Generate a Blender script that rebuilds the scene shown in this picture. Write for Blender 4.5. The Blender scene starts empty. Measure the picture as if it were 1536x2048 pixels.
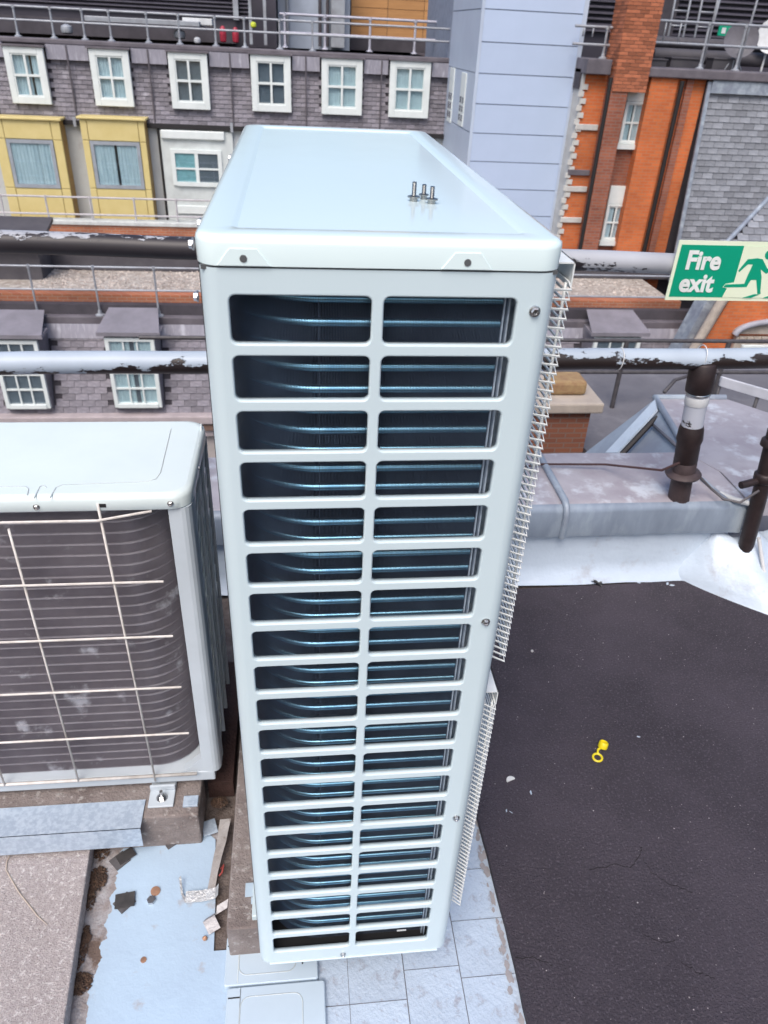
import bpy, bmesh, math, random
from mathutils import Vector, Matrix
random.seed(7)
S = bpy.context.scene
COL = S.collection
R_ = math.radians

# ------------------------------------------------------------------ camera
YAW, PIT, ROL, FPX = 0.1330, 0.5729, 0.0527, 1487.9
CAM = Vector((-0.0869, -0.7413, 1.5122))
FW = Vector((math.sin(YAW)*math.cos(PIT), math.cos(YAW)*math.cos(PIT), -math.sin(PIT)))
_r = Vector((math.cos(YAW), -math.sin(YAW), 0)); _u = _r.cross(FW)
RT = _r*math.cos(ROL) + _u*math.sin(ROL)
UP = -_r*math.sin(ROL) + _u*math.cos(ROL)
cd = bpy.data.cameras.new('camera'); cam = bpy.data.objects.new('camera', cd); COL.objects.link(cam)
m = Matrix((RT, UP, -FW)).transposed().to_4x4(); m.translation = CAM
cam.matrix_world = m
cd.sensor_fit = 'HORIZONTAL'; cd.sensor_width = 36; cd.lens = 36*FPX/1536
cd.clip_start = 0.03; cd.clip_end = 600
cd.dof.use_dof = True; cd.dof.focus_distance = 1.25; cd.dof.aperture_fstop = 13
S.camera = cam

# ------------------------------------------------------------------ world, sun, exposure
SUN_EL, SUN_AZ = R_(55), R_(202)          # azimuth: direction the light comes from, clockwise from +y
w = bpy.data.worlds.new('World'); S.world = w; w.use_nodes = True
nt = w.node_tree; bg = nt.nodes['Background']
sk = nt.nodes.new('ShaderNodeTexSky'); sk.sky_type = 'NISHITA'; sk.sun_disc = False
sk.sun_elevation = SUN_EL; sk.sun_rotation = SUN_AZ
sk.air_density = 1.0; sk.dust_density = 4.0; sk.ozone_density = 1.0
hs = nt.nodes.new('ShaderNodeHueSaturation'); hs.inputs['Saturation'].default_value = 1.2
nt.links.new(sk.outputs[0], hs.inputs['Color']); nt.links.new(hs.outputs[0], bg.inputs[0])
bg.inputs[1].default_value = 0.13
sl = bpy.data.lights.new('sun', 'SUN'); sl.energy = 1.3; sl.angle = R_(35); sl.color = (1, 0.985, 0.97)
so = bpy.data.objects.new('sun', sl); COL.objects.link(so)
sd = Vector((math.sin(SUN_AZ)*math.cos(SUN_EL), math.cos(SUN_AZ)*math.cos(SUN_EL), math.sin(SUN_EL)))
so.rotation_euler = (-sd).to_track_quat('-Z', 'Y').to_euler()
S.view_settings.view_transform = 'Standard'; S.view_settings.look = 'None'
S.view_settings.exposure = 0.55; S.view_settings.gamma = 1

# ------------------------------------------------------------------ pixel -> place (a pixel gives a direction, a plane gives the distance)
def ray(x, y): return FW + RT*((x-768)/FPX) - UP*((y-1024)/FPX)
def oy(x, y, Y): d = ray(x, y); return CAM + d*((Y-CAM.y)/d.y)
def op(x, y, p, n): d = ray(x, y); return CAM + d*((Vector(p)-CAM).dot(n)/d.dot(n))
def oz(x, y, Z): d = ray(x, y); return CAM + d*((Z-CAM.z)/d.z)

# ------------------------------------------------------------------ materials
MATS = {}
def mat(name, c, r=.6, m=0., c2=None, ns=6, lo=.35, hi=.65, det=5, bump=0., bs=80, rnd=0., coat=0., isl=0., c3=None, n3=2., lo3=.55, hi3=.6, stretch=None, spec=None, rmod=0.):
    if name in MATS: return MATS[name]
    M = bpy.data.materials.new(name); M.use_nodes = True; t = M.node_tree; N = t.nodes; L = t.links
    b = N['Principled BSDF']; b.inputs['Roughness'].default_value = r; b.inputs['Metallic'].default_value = m
    if coat: b.inputs['Coat Weight'].default_value = coat; b.inputs['Coat Roughness'].default_value = .08
    if spec is not None: b.inputs['Specular IOR Level'].default_value = spec
    tc = N.new('ShaderNodeTexCoord'); vec = tc.outputs['Object']
    if stretch:
        mp = N.new('ShaderNodeMapping'); mp.inputs['Scale'].default_value = stretch; L.new(vec, mp.inputs[0]); vec = mp.outputs[0]
    col = None
    def noise(s, d):
        n = N.new('ShaderNodeTexNoise'); n.inputs['Scale'].default_value = s; n.inputs['Detail'].default_value = d; n.inputs['Roughness'].default_value = .62
        L.new(vec, n.inputs['Vector']); return n.outputs['Fac']
    def ramp(f, a, bb):
        q = N.new('ShaderNodeMapRange'); q.inputs[1].default_value = a; q.inputs[2].default_value = bb; L.new(f, q.inputs[0]); return q.outputs[0]
    def mix(f, A, B):
        x = N.new('ShaderNodeMix'); x.data_type = 'RGBA'
        L.new(f, x.inputs[0])
        for i, v in ((6, A), (7, B)):
            if isinstance(v, tuple): x.inputs[i].default_value = (*v, 1)
            else: L.new(v, x.inputs[i])
        return x.outputs[2]
    if c2 is None: c2 = tuple(v*.8 for v in c)
    f1 = ramp(noise(ns, det), lo, hi); col = mix(f1, c, c2)
    if rmod:
        q = N.new('ShaderNodeMapRange'); q.inputs[3].default_value = r; q.inputs[4].default_value = min(1, r+rmod); L.new(f1, q.inputs[0]); L.new(q.outputs[0], b.inputs['Roughness'])
    if c3: col = mix(ramp(noise(n3, 7), lo3, hi3), col, c3)
    if rnd or isl:
        hv = N.new('ShaderNodeHueSaturation'); 
        oi = N.new('ShaderNodeObjectInfo'); gi = N.new('ShaderNodeNewGeometry')
        ad = N.new('ShaderNodeMath'); ad.operation = 'ADD'; L.new(oi.outputs['Random'], ad.inputs[0]); L.new(gi.outputs['Random Per Island'], ad.inputs[1])
        fr = N.new('ShaderNodeMath'); fr.operation = 'FRACT'; L.new(ad.outputs[0], fr.inputs[0])
        q = N.new('ShaderNodeMapRange'); q.inputs[3].default_value = 1-rnd; q.inputs[4].default_value = 1+rnd; L.new(fr.outputs[0], q.inputs[0])
        L.new(q.outputs[0], hv.inputs['Value']); L.new(col, hv.inputs['Color']); col = hv.outputs[0]
    L.new(col, b.inputs['Base Color'])
    if bump:
        bn = N.new('ShaderNodeBump'); bn.inputs['Strength'].default_value = bump; bn.inputs['Distance'].default_value = .01
        L.new(noise(bs, 4), bn.inputs['Height']); L.new(bn.outputs[0], b.inputs['Normal'])
    MATS[name] = M; return M

def brick_mat(name, c1, c2, mortar, scale=1.):
    M = bpy.data.materials.new(name); M.use_nodes = True; t = M.node_tree; N = t.nodes; L = t.links; b = N['Principled BSDF']
    b.inputs['Roughness'].default_value = .85
    tc = N.new('ShaderNodeTexCoord'); sx = N.new('ShaderNodeSeparateXYZ'); L.new(tc.outputs['Object'], sx.inputs[0])
    ad = N.new('ShaderNodeMath'); ad.operation = 'ADD'; L.new(sx.outputs[0], ad.inputs[0]); L.new(sx.outputs[1], ad.inputs[1])
    cb = N.new('ShaderNodeCombineXYZ'); L.new(ad.outputs[0], cb.inputs[0]); L.new(sx.outputs[2], cb.inputs[1])
    bt = N.new('ShaderNodeTexBrick'); L.new(cb.outputs[0], bt.inputs['Vector'])
    bt.inputs['Scale'].default_value = 1; bt.inputs['Brick Width'].default_value = .225*scale; bt.inputs['Row Height'].default_value = .075*scale
    bt.inputs['Mortar Size'].default_value = .008*scale; bt.inputs['Bias'].default_value = 0
    bt.inputs['Color1'].default_value = (*c1, 1); bt.inputs['Color2'].default_value = (*c2, 1); bt.inputs['Mortar'].default_value = (*mortar, 1)
    n = N.new('ShaderNodeTexNoise'); n.inputs['Scale'].default_value = .9; n.inputs['Detail'].default_value = 6; L.new(tc.outputs['Object'], n.inputs['Vector'])
    q = N.new('ShaderNodeMapRange'); q.inputs[1].default_value = .3; q.inputs[2].default_value = .75; q.inputs[3].default_value = 1.15; q.inputs[4].default_value = .62; L.new(n.outputs[0], q.inputs[0])
    hv = N.new('ShaderNodeHueSaturation'); L.new(q.outputs[0], hv.inputs['Value']); L.new(bt.outputs[0], hv.inputs['Color']); L.new(hv.outputs[0], b.inputs['Base Color'])
    bn = N.new('ShaderNodeBump'); bn.inputs['Strength'].default_value = .5; bn.inputs['Distance'].default_value = .01; bn.invert = True
    L.new(bt.outputs['Fac'], bn.inputs['Height']); L.new(bn.outputs[0], b.inputs['Normal'])
    MATS[name] = M; return M

def glass_mat(name, tint=(.88, .95, .97), g=.25):
    M = bpy.data.materials.new(name); M.use_nodes = True; t = M.node_tree; N = t.nodes; L = t.links
    out = N['Material Output']; N.remove(N['Principled BSDF'])
    a = N.new('ShaderNodeBsdfTransparent'); a.inputs[0].default_value = (*tint, 1)
    c = N.new('ShaderNodeBsdfGlossy'); c.inputs['Roughness'].default_value = .03
    mx = N.new('ShaderNodeMixShader'); lw = N.new('ShaderNodeLayerWeight'); pw_ = N.new('ShaderNodeMath'); pw_.operation = 'POWER'; pw_.inputs[1].default_value = 3.; L.new(lw.outputs['Facing'], pw_.inputs[0]); fz = N.new('ShaderNodeMapRange'); fz.inputs[3].default_value = g*.5; fz.inputs[4].default_value = .9; L.new(pw_.outputs[0], fz.inputs[0])
    L.new(fz.outputs[0], mx.inputs[0]); L.new(a.outputs[0], mx.inputs[1]); L.new(c.outputs[0], mx.inputs[2]); L.new(mx.outputs[0], out.inputs[0])
    MATS[name] = M; return M

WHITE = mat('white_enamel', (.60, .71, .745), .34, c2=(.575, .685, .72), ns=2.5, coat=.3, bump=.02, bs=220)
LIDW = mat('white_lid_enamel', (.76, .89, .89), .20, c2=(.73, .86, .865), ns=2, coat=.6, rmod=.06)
OLDW = mat('aged_white_enamel', (.72, .81, .81), .32, c2=(.68, .77, .77), ns=5, coat=.2, c3=(.42, .42, .40), n3=38, lo3=.72, hi3=.76)
OLDG = mat('aged_grey_enamel', (.56, .62, .67), .42, c2=(.48, .535, .58), ns=4, c3=(.30, .27, .25), n3=11, lo3=.66, hi3=.74)
FIN = mat('blue_fin', (.095, .135, .20), .42, c2=(.07, .095, .145), ns=14, spec=.6)
FINO = mat('dusty_fin', (.40, .365, .40), .85, c2=(.30, .27, .30), ns=10, c3=(.78, .78, .82), n3=13, lo3=.595, hi3=.67)
TUBE = mat('blue_tube', (.30, .58, .74), .30, 1., c2=(.18, .40, .58), ns=20)
TUBEO = mat('dusty_tube', (.42, .40, .43), .6, .2, c2=(.30, .28, .31), ns=30)
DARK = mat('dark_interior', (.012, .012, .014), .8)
STEEL = mat('zinc_steel', (.62, .63, .64), .28, 1., c2=(.45, .45, .46), ns=90)
GALV = mat('galvanised_steel', (.42, .51, .62), .42, .3, c2=(.54, .63, .73), ns=95, lo=.40, hi=.60, det=3, rmod=.15)
WIRE = mat('white_wire', (.78, .80, .79), .35, c2=(.70, .72, .71), ns=40)
WIREO = mat('cream_wire', (.72, .69, .66), .45, c2=(.55, .51, .47), ns=30)
BLACKP = mat('black_plastic', (.018, .018, .02), .45)
LABELW = mat('pale_label', (.7, .72, .73), .5)

# ------------------------------------------------------------------ builders
class MB:
    def __init__(s): s.v = []; s.f = []; s.sm = []
    def add(s, vs, fs, smooth=False):
        o = len(s.v); s.v += [tuple(p) for p in vs]; s.f += [tuple(i+o for i in f) for f in fs]; s.sm += [smooth]*len(fs); return s
    def box(s, x0, x1, y0, y1, z0, z1):
        if x0 > x1: x0, x1 = x1, x0
        if y0 > y1: y0, y1 = y1, y0
        if z0 > z1: z0, z1 = z1, z0
        return s.add([(x0,y0,z0),(x1,y0,z0),(x1,y1,z0),(x0,y1,z0),(x0,y0,z1),(x1,y0,z1),(x1,y1,z1),(x0,y1,z1)],
              [(0,3,2,1),(4,5,6,7),(0,1,5,4),(1,2,6,5),(2,3,7,6),(3,0,4,7)])
    def cbox(s, c, ex, ey, ez, hx, hy, hz):        # oriented box
        c = Vector(c); P = []
        for k in (-1, 1):
            for (i, j) in ((-1,-1),(1,-1),(1,1),(-1,1)): P.append(c + Vector(ex)*hx*i + Vector(ey)*hy*j + Vector(ez)*hz*k)
        return s.add(P, [(0,3,2,1),(4,5,6,7),(0,1,5,4),(1,2,6,5),(2,3,7,6),(3,0,4,7)])
    def quad(s, a, b, c, d): return s.add([a, b, c, d], [(0, 1, 2, 3)])
    def tube(s, pts, r, n=8, caps=True, smooth=True):
        pts = [Vector(p) for p in pts]; rs = r if isinstance(r, (list, tuple)) else [r]*len(pts); V = []; F = []
        ref = None
        for i, p in enumerate(pts):
            t = (pts[min(i+1, len(pts)-1)] - pts[max(i-1, 0)]).normalized()
            if ref is None: ref = Vector((0, 0, 1)) if abs(t.z) < .9 else Vector((1, 0, 0))
            a = (ref - t*ref.dot(t)).normalized(); b = t.cross(a); ref = a
            for k in range(n):
                an = 2*math.pi*k/n; V.append(p + (a*math.cos(an) + b*math.sin(an))*rs[i])
        for i in range(len(pts)-1):
            for k in range(n): F.append((i*n+k, i*n+(k+1) % n, (i+1)*n+(k+1) % n, (i+1)*n+k))
        s.add(V, F, smooth)
        if caps:
            o = len(s.v)-len(V); s.f.append(tuple(o+k for k in reversed(range(n)))); s.f.append(tuple(o+(len(pts)-1)*n+k for k in range(n))); s.sm += [False]*2
        return s
    def lathe(s, prof, c, ax=(0,0,1), n=16, smooth=True):
        ax = Vector(ax).normalized(); ref = Vector((1,0,0)) if abs(ax.x) < .9 else Vector((0,1,0)); a = (ref-ax*ref.dot(ax)).normalized(); b = ax.cross(a); c = Vector(c); V = []; F = []
        for (r, h) in prof:
            for k in range(n):
                an = 2*math.pi*k/n; V.append(c + ax*h + (a*math.cos(an)+b*math.sin(an))*r)
        for i in range(len(prof)-1):
            for k in range(n): F.append((i*n+k, i*n+(k+1) % n, (i+1)*n+(k+1) % n, (i+1)*n+k))
        F.append(tuple(reversed(range(n)))); F.append(tuple((len(prof)-1)*n+k for k in range(n)))
        return s.add(V, F, smooth)
    def prism(s, poly, d):                          # closed polygon (3-D points) extruded by vector d
        d = Vector(d); n = len(poly); V = [Vector(p) for p in poly]; V += [p+d for p in V]
        return s.add(V, [tuple(reversed(range(n))), tuple(range(n, 2*n))] + [(i, (i+1) % n, n+(i+1) % n, n+i) for i in range(n)])
    def loft(s, loops, cap0=True, cap1=True, smooth=True):
        n = len(loops[0]); V = [p for l in loops for p in l]; F = []
        for i in range(len(loops)-1):
            for k in range(n): F.append((i*n+k, i*n+(k+1) % n, (i+1)*n+(k+1) % n, (i+1)*n+k))
        s.add(V, F, smooth); o = len(s.v)-len(V)
        if cap0: s.f.append(tuple(o+k for k in reversed(range(n)))); s.sm.append(False)
        if cap1: s.f.append(tuple(o+(len(loops)-1)*n+k for k in range(n))); s.sm.append(False)
        return s
    def mesh(s, name, m):
        me = bpy.data.meshes.new(name); me.from_pydata(s.v, [], s.f); me.materials.append(m)
        me.polygons.foreach_set('use_smooth', s.sm); me.update()
        bm = bmesh.new(); bm.from_mesh(me); bmesh.ops.recalc_face_normals(bm, faces=bm.faces); bm.to_mesh(me); bm.free()
        if any(s.sm):
            me.set_sharp_from_angle(angle=R_(50)); me.polygons.foreach_set('use_smooth', s.sm); me.update()
        return me
    def build(s, name, m, parent=None, bevel=0, seg=2):
        o = bpy.data.objects.new(name, s.mesh(name, m)); COL.objects.link(o)
        if parent is not None: adopt(o, parent)
        if bevel:
            md = o.modifiers.new('bevel', 'BEVEL'); md.width = bevel; md.segments = seg; md.limit_method = 'ANGLE'; md.angle_limit = R_(40)
        return o
WPOS = {}
def adopt(o, parent):
    o.parent = parent
    p = WPOS.get(parent.name, Vector((0, 0, 0)))
    o.matrix_parent_inverse = Matrix.Translation(-p)
    WPOS[o.name] = Vector((0, 0, 0))
def piece(name, mesh, M4, parent):                  # linked copy of a shared mesh placed by a world matrix
    o = bpy.data.objects.new(name, mesh); COL.objects.link(o)
    p = WPOS.get(parent.name, Vector((0, 0, 0)))
    o.parent = parent; o.matrix_parent_inverse = Matrix.Translation(-p); o.matrix_basis = M4
    return o
def tag(o, label, cat, group=None):
    o['label'] = label; o['category'] = cat
    if group: o['group'] = group
    return o
def thing(name, loc, label, cat, group=None):
    o = bpy.data.objects.new(name, None); COL.objects.link(o); o.location = loc; o.empty_display_size = .05
    WPOS[o.name] = Vector(loc); return tag(o, label, cat, group)
def struct(o): o['kind'] = 'structure'; return o
def stuff(o): o['kind'] = 'stuff'; return o
def rrect(x0, x1, y0, y1, r, n=4):                   # rounded rectangle in 2-D, counter-clockwise
    P = []
    for (cx, cy, a) in ((x1-r, y0+r, -90), (x1-r, y1-r, 0), (x0+r, y1-r, 90), (x0+r, y0+r, 180)):
        for i in range(n+1):
            an = R_(a + 90*i/n); P.append((cx+r*math.cos(an), cy+r*math.sin(an)))
    return P
def bolt_head(name, p, ax, r, parent, M=STEEL):      # washer-faced hex head with a cross recess
    b = MB(); b.lathe([(r*1.3, 0), (r*1.3, r*.22), (r*1.1, r*.3)], p, ax, 16)
    q = Vector(p)+Vector(ax).normalized()*r*.29; b.lathe([(r, 0), (r, r*.62), (r*.8, r*.75), (r*.55, r*.72), (r*.4, r*.5)], q, ax, 6, False)
    return b.build(name, M, parent)

# ================================================================== THE ROOF (setting)
from mathutils import noise as mnoise
ZR = -.135                                           # painted roof level; unit base is z = 0
ASPH = mat('asphalt', (.072, .058, .074), .9, c2=(.040, .032, .042), ns=2.4, lo=.38, hi=.66, det=8, c3=(.125, .11, .13), n3=170, lo3=.54, hi3=.68, bump=1., bs=200)
ASPH2 = mat('lower_asphalt', (.17, .165, .18), .9, c2=(.13, .125, .14), ns=2.2, c3=(.24, .235, .25), n3=1.3, lo3=.56, hi3=.7, bump=.3, bs=60)
SILV = mat('silver_roof_paint', (.45, .585, .72), .5, c2=(.41, .53, .66), ns=4, c3=(.40, .42, .46), n3=22, lo3=.60, hi3=.72, bump=.15, bs=50)
TILEM = mat('silver_painted_tile', (.48, .57, .68), .55, c2=(.43, .51, .61), ns=7, c3=(.33, .35, .41), n3=34, lo3=.55, hi3=.66, rnd=.05, bump=.35, bs=90)
DIRT = mat('roof_dirt', (.20, .165, .15), .95, c2=(.10, .075, .065), ns=22, bump=.8, bs=90)
MOSS = mat('brown_moss', (.13, .075, .05), 1., c2=(.07, .045, .035), ns=60, c3=(.26, .17, .11), n3=90, lo3=.55, hi3=.7, bump=1., bs=150)
CONC = mat('concrete', (.47, .42, .415), .92, c2=(.33, .29, .285), ns=150, c3=(.62, .59, .58), n3=130, lo3=.56, hi3=.64, bump=.55, bs=260)
CONC2 = mat('weathered_concrete', (.29, .25, .235), .95, c2=(.19, .155, .145), ns=14, c3=(.40, .37, .35), n3=60, lo3=.56, hi3=.66, bump=.6, bs=160)
LEAD = mat('lead_sheet', (.33, .385, .45), .5, .25, c2=(.24, .27, .33), ns=5, c3=(.47, .53, .58), n3=3.4, lo3=.5, hi3=.66, rmod=.2, bump=.15, bs=14)
LEADT = mat('lead_top', (.42, .40, .43), .62, .1, c2=(.33, .30, .33), ns=7, c3=(.56, .58, .62), n3=9, lo3=.54, hi3=.66, bump=.25, bs=22)
LEADA = mat('streaked_lead', (.26, .31, .38), .5, .2, c2=(.20, .24, .30), ns=3, stretch=(5, 3, 1.6), c3=(.38, .44, .50), n3=1.3, lo3=.5, hi3=.7, bump=.2, bs=5)
MEMB = mat('silver_membrane', (.56, .645, .74), .45, .05, c2=(.49, .565, .65), ns=3, c3=(.36, .35, .37), n3=7, lo3=.58, hi3=.78, bump=.6, bs=11)

struct(MB().quad((-60,-40,-20),(80,-40,-20),(80,200,-20),(-60,200,-20)).build('ground', mat('far_ground', (.06,.06,.065), .9)))
own = MB().box(-3.5, 3.2, -2.5, 1.55, -14, ZR-.004)
struct(own.build('roof_deck', DIRT))
# asphalt sheet: straight painted edge with a slightly ragged border
edge = []
ny = 60
for i in range(ny+1):
    y = -1.2 + 2.44*i/ny
    edge.append((.338 + .004*math.sin(y*7+1) + random.uniform(-.0016, .0016), y))
pts = edge + [(3.2, 1.31), (3.2, -1.2)]
ZA = ZR+.018
struct(MB().prism([(x, y, ZR-.002) for x, y in pts], (0, 0, ZA-ZR+.002)).build('asphalt_roof', ASPH))
# crack lines in the asphalt: thin sunken-looking tar seams
def crack(px):
    b = MB(); P = []
    for i in range(len(px)-1):
        a = oz(*px[i], ZA); c = oz(*px[i+1], ZA); n = 7
        for k in range(n):
            P.append(a.lerp(c, k/n) + Vector((random.uniform(-.003,.003), random.uniform(-.003,.003), 0)))
    P.append(oz(*px[-1], ZA))
    L = [Vector((p.x, p.y-random.uniform(.0006,.0014), ZA+.0006)) for p in P]; Q = [Vector((p.x, p.y+random.uniform(.0006,.0014), ZA+.0006)) for p in P]
    for i in range(len(P)-1): b.quad(L[i], L[i+1], Q[i+1], Q[i])
    return b
CRK = mat('tar_crack', (.012, .010, .012), .9)
ar = bpy.data.objects['asphalt_roof']
for c in ([(1180,1740),(1235,1728),(1262,1735),(1280,1710),(1284,1695)], [(1284,1713),(1300,1742),(1330,1765),(1385,1785)], [(1030,1915),(1070,1917),(1105,1932)], [(1365,1925),(1395,1945),(1430,1957)], [(1290,1870),(1320,1885),(1350,1880)]):
    adopt(crack(c).build('crack', CRK), ar)
# silver painted tiles, five inches square, laid in columns
tr = struct(MB().box(-.07, .336, -1.2, 1.28, ZR-.003, ZR-.0015).build('tiled_strip', mat('tile_joint', (.17,.17,.19), .9)))
TS = .1175
tm = MB().box(-TS/2+.0011, TS/2-.0011, -TS/2+.0011, TS/2-.0011, -.004, 0).mesh('tile', TILEM)
cols = [(-.0085, -.0255), (.1665-.0, -.0255+.055), (.2840, .005)]
for ci, x0 in enumerate((-.0085-.0, .109, .2265)):
    cx = x0 + TS/2
    off = (-.0255, .03, .005)[ci]
    for j in range(-6, 11):
        if ci == 2: pass
        piece('tile', tm, Matrix.Translation((cx, off + TS*(j+.5), ZR+random.uniform(0, .0008))) @ Matrix.Rotation(random.uniform(-.006,.006), 4, 'X'), tr)
tmL = MB().box(-.031+.0011, .031, -TS/2+.0011, TS/2-.0011, -.004, 0).mesh('tile', TILEM)
for j in range(-6, 11): piece('tile', tmL, Matrix.Translation((-.0395, -.0255+TS*(j+.5), ZR)), tr)
# grout line of flaking paint along the asphalt edge
b = MB()
for i in range(150):
    y = random.uniform(-.4, 1.2); x = .334 - abs(random.gauss(0, .006)); s = random.uniform(.002, .007)
    n = 6; b.add([(x+s*random.uniform(.5,1.2)*math.cos(k*1.05), y+s*2.2*random.uniform(.5,1.2)*math.sin(k*1.05), ZR+.0016+i*.000012) for k in range(n)], [tuple(range(n))])
adopt(stuff(b.build('flaked_paint', mat('bare_cement', (.36,.34,.35), .95, ns=40))), tr)
# continuous silver painted sheet between the concrete slab and the tiles (ragged dirty left border)
LFT = [(-.520+.014*mnoise.noise((k*.035, 3., 0))+.012*mnoise.noise((k*.13, 7., 0))+.006*mnoise.noise((k*.47, 1., 0))+random.uniform(-.0012,.0012), -.5+.9*k/260) for k in range(261)]
struct(MB().prism([(-.60,-.5,ZR-.002), (-.07,-.5,ZR-.002), (-.07,.10,ZR-.002), (-.29,.10,ZR-.002), (-.30,.40,ZR-.002), (-.60,.42,ZR-.002)], (0,0,.0023)).build('worn_painted_sheet', mat('worn_roof_paint', (.42,.41,.43), .9, c2=(.30,.26,.25), ns=30, c3=(.16,.115,.095), n3=14, lo3=.53, hi3=.62, bump=.6, bs=120)))
poly = [(x, y, ZR+.0005) for x, y in LFT] + [(-.50,.405,ZR+.0005), (-.36,.412,ZR+.0005), (-.305,.36,ZR+.0005),(-.292,.2,ZR+.0005),(-.287,.10,ZR+.0005),(-.07,.10,ZR+.0005),(-.07,-.5,ZR+.0005)]
struct(MB().prism(poly, (0,0,.003)).build('silver_painted_sheet', SILV))
# moss and grit along the slab edge
def clump(name, cx, cy, z, rx, ry, h, n, m, seed, kind=True):
    rr = random.Random(seed); b = MB()
    for i in range(n):
        a = rr.uniform(0, 6.28); q = rr.random()**.6; x = cx+rx*q*math.cos(a); y = cy+ry*q*math.sin(a); s = rr.uniform(.0012, .0042); zz = z+h*(1-q)*rr.uniform(.3,1)
        P = [Vector((x+s*rr.uniform(.5,1.3)*math.cos(k*1.57), y+s*rr.uniform(.5,1.3)*math.sin(k*1.57), zz+rr.uniform(-.3,.6)*s)) for k in range(4)]
        b.add(P+[Vector((x, y, zz+s*1.2))], [(0,1,4),(1,2,4),(2,3,4),(3,0,4)])
    o = b.build(name, m); o['kind'] = 'stuff'; o['label'] = 'dry brown moss and grit along the concrete slab edge'; o['category'] = 'moss'
    return o
for i, (x, y, rx, ry, n) in enumerate(((195,1760,.022,.03,420),(160,1970,.024,.022,420),(172,1878,.012,.012,140),(240,1685,.05,.016,500),(205,1700,.02,.03,200),(180,1800,.012,.03,160),(165,1900,.01,.05,160))):
    p = oz(x, y, ZR); clump('moss', p.x, p.y, ZR+.004, rx, ry, .008, n, MOSS, i)
p = oz(440, 1620, ZR); clump('moss', p.x, p.y, ZR+.03, .02, .015, .012, 260, MOSS, 31)
# lower asphalt roof beyond the parapet
struct(MB().box(.75, 9, 1.9, 4.35, -14, -.5).build('lower_roof', ASPH2))

# ================================================================== PARAPET with lead coping
pw = thing('parapet', (.6, 1.31, ZR), 'low silver painted parapet with lead covered coping behind the asphalt roof', 'parapet')
PY = 1.315
n = 40; b = MB(); loops = []
for i in range(n+1):
    x = -2.2 + 3.64*i/n; wv = .006*math.sin(x*5)+.004*math.sin(x*13+1)
    loops.append([Vector((x, PY-.045+wv+random.uniform(-.004,.004), ZA-.003)), Vector((x, PY-.012+wv, ZA+.02+random.uniform(-.002,.004))), Vector((x, PY+wv*.6, ZA+.06)), Vector((x, PY+wv*.5, .09)), Vector((x, PY+.12, .09)), Vector((x, PY+.12, ZA-.003))])
b.loft(loops); b.build('upstand', MEMB, pw)
# lead coping: separate bays with a welted roll between them
bays = [-2.2, -1.35, -.45, .28, oz(1130,1000,.19).x-.01, 1.46]
for i in range(len(bays)-1):
    x0, x1 = bays[i]+.002, bays[i+1]-.002; yb = 1.66
    b = MB(); L = []
    nn = 14
    for k in range(nn+1):
        x = x0+(x1-x0)*k/nn; d = .0035*math.sin(x*11+i)+random.uniform(-.0015,.0015)
        L.append([Vector((x, PY-.022+d, .086+random.uniform(-.003,.003))), Vector((x, PY-.018+d*.6, .175)), Vector((x, PY-.008, .189)), Vector((x, PY+.02, .194+d*.3)), Vector((x, yb, .198+d*.4)), Vector((x, yb, .12))])
    b.loft(L); b.build('coping_sheet', LEAD if False else LEADT, pw)
    # folded front apron as its own darker sheet
    b = MB(); L = []
    for k in range(nn+1):
        x = x0+(x1-x0)*k/nn; d = .003*math.sin(x*9+i)+random.uniform(-.002,.002)
        L.append([Vector((x, PY-.030+d, .078+random.uniform(-.003,.003))), Vector((x, PY-.027+d, .172)), Vector((x, PY-.018, .188)), Vector((x, PY-.004, .1945)), Vector((x, PY-.004, .1925)), Vector((x, PY-.022+d, .165)), Vector((x, PY-.024+d, .08))])
    b.loft(L); b.build('apron', LEADA, pw)
for x in bays[1:-1]:
    b = MB(); b.tube([(x, PY-.032, .075), (x, PY-.034, .165), (x, PY-.024, .190), (x, PY+.0, .203), (x+.0, 1.66, .207)], .012, 10)
    b.build('welted_roll', LEAD, pw)

# lead clad flat with a sloping cheek, to the right behind the parapet
lf = thing('lead_flat_roof', (1.6, 1.7, -.5), 'lead clad flat with a sloping left cheek behind the coping', 'roof')
B_, D_, E_, G_ = oz(1310,797,.2), oz(1450,797,.2), oz(1560,875,.2), (1.44,1.36,.2)
top = [Vector((1.463,PY-.02,.2)), Vector((1.463,1.5,.2)), oz(1372,905,.2), B_, D_, Vector((2.1, 1.8, .2)), Vector((2.1, PY-.02, .2))]
MB().prism(top, (0,0,-.06)).build('flat_sheet', LEADT, lf)
c0 = oz(1372,905,.2)
lo0 = Vector((c0.x-.42, c0.y+.0, -.22)); lo1 = Vector((B_.x-.42, B_.y, -.22))
MB().prism([c0+Vector((0,0,-.004)), B_+Vector((0,0,-.004)), lo1, lo0], (.03,0,-.03)).build('sloping_cheek', LEAD, lf)
MB().tube([c0+Vector((0,-.02,.005)), B_+Vector((0,0,.005)), D_+Vector((0,0,.005))], .014, 8).build('edge_roll', LEAD, lf)
MB().prism([c0+Vector((0,.0,-.01)), lo0+Vector((.0,.0,-.02)), Vector((lo0.x+.1, lo0.y+.02, -.49)), Vector((c0.x, c0.y+.02, -.49))], (.0,.02,0)).build('cheek_wall', LEAD, lf)
cn = (B_-c0).cross(lo0-c0).normalized(); cn = cn if cn.z > 0 else -cn
BKI = mat('black_iron', (.02,.016,.016), .6)
MB().tube([op(1244,908,c0+cn*.03,cn), op(1300,848,c0+cn*.03,cn), op(1314,832,c0+cn*.03,cn)], [.012,.012,.004], 6).build('dark_batten', BKI, lf)
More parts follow.
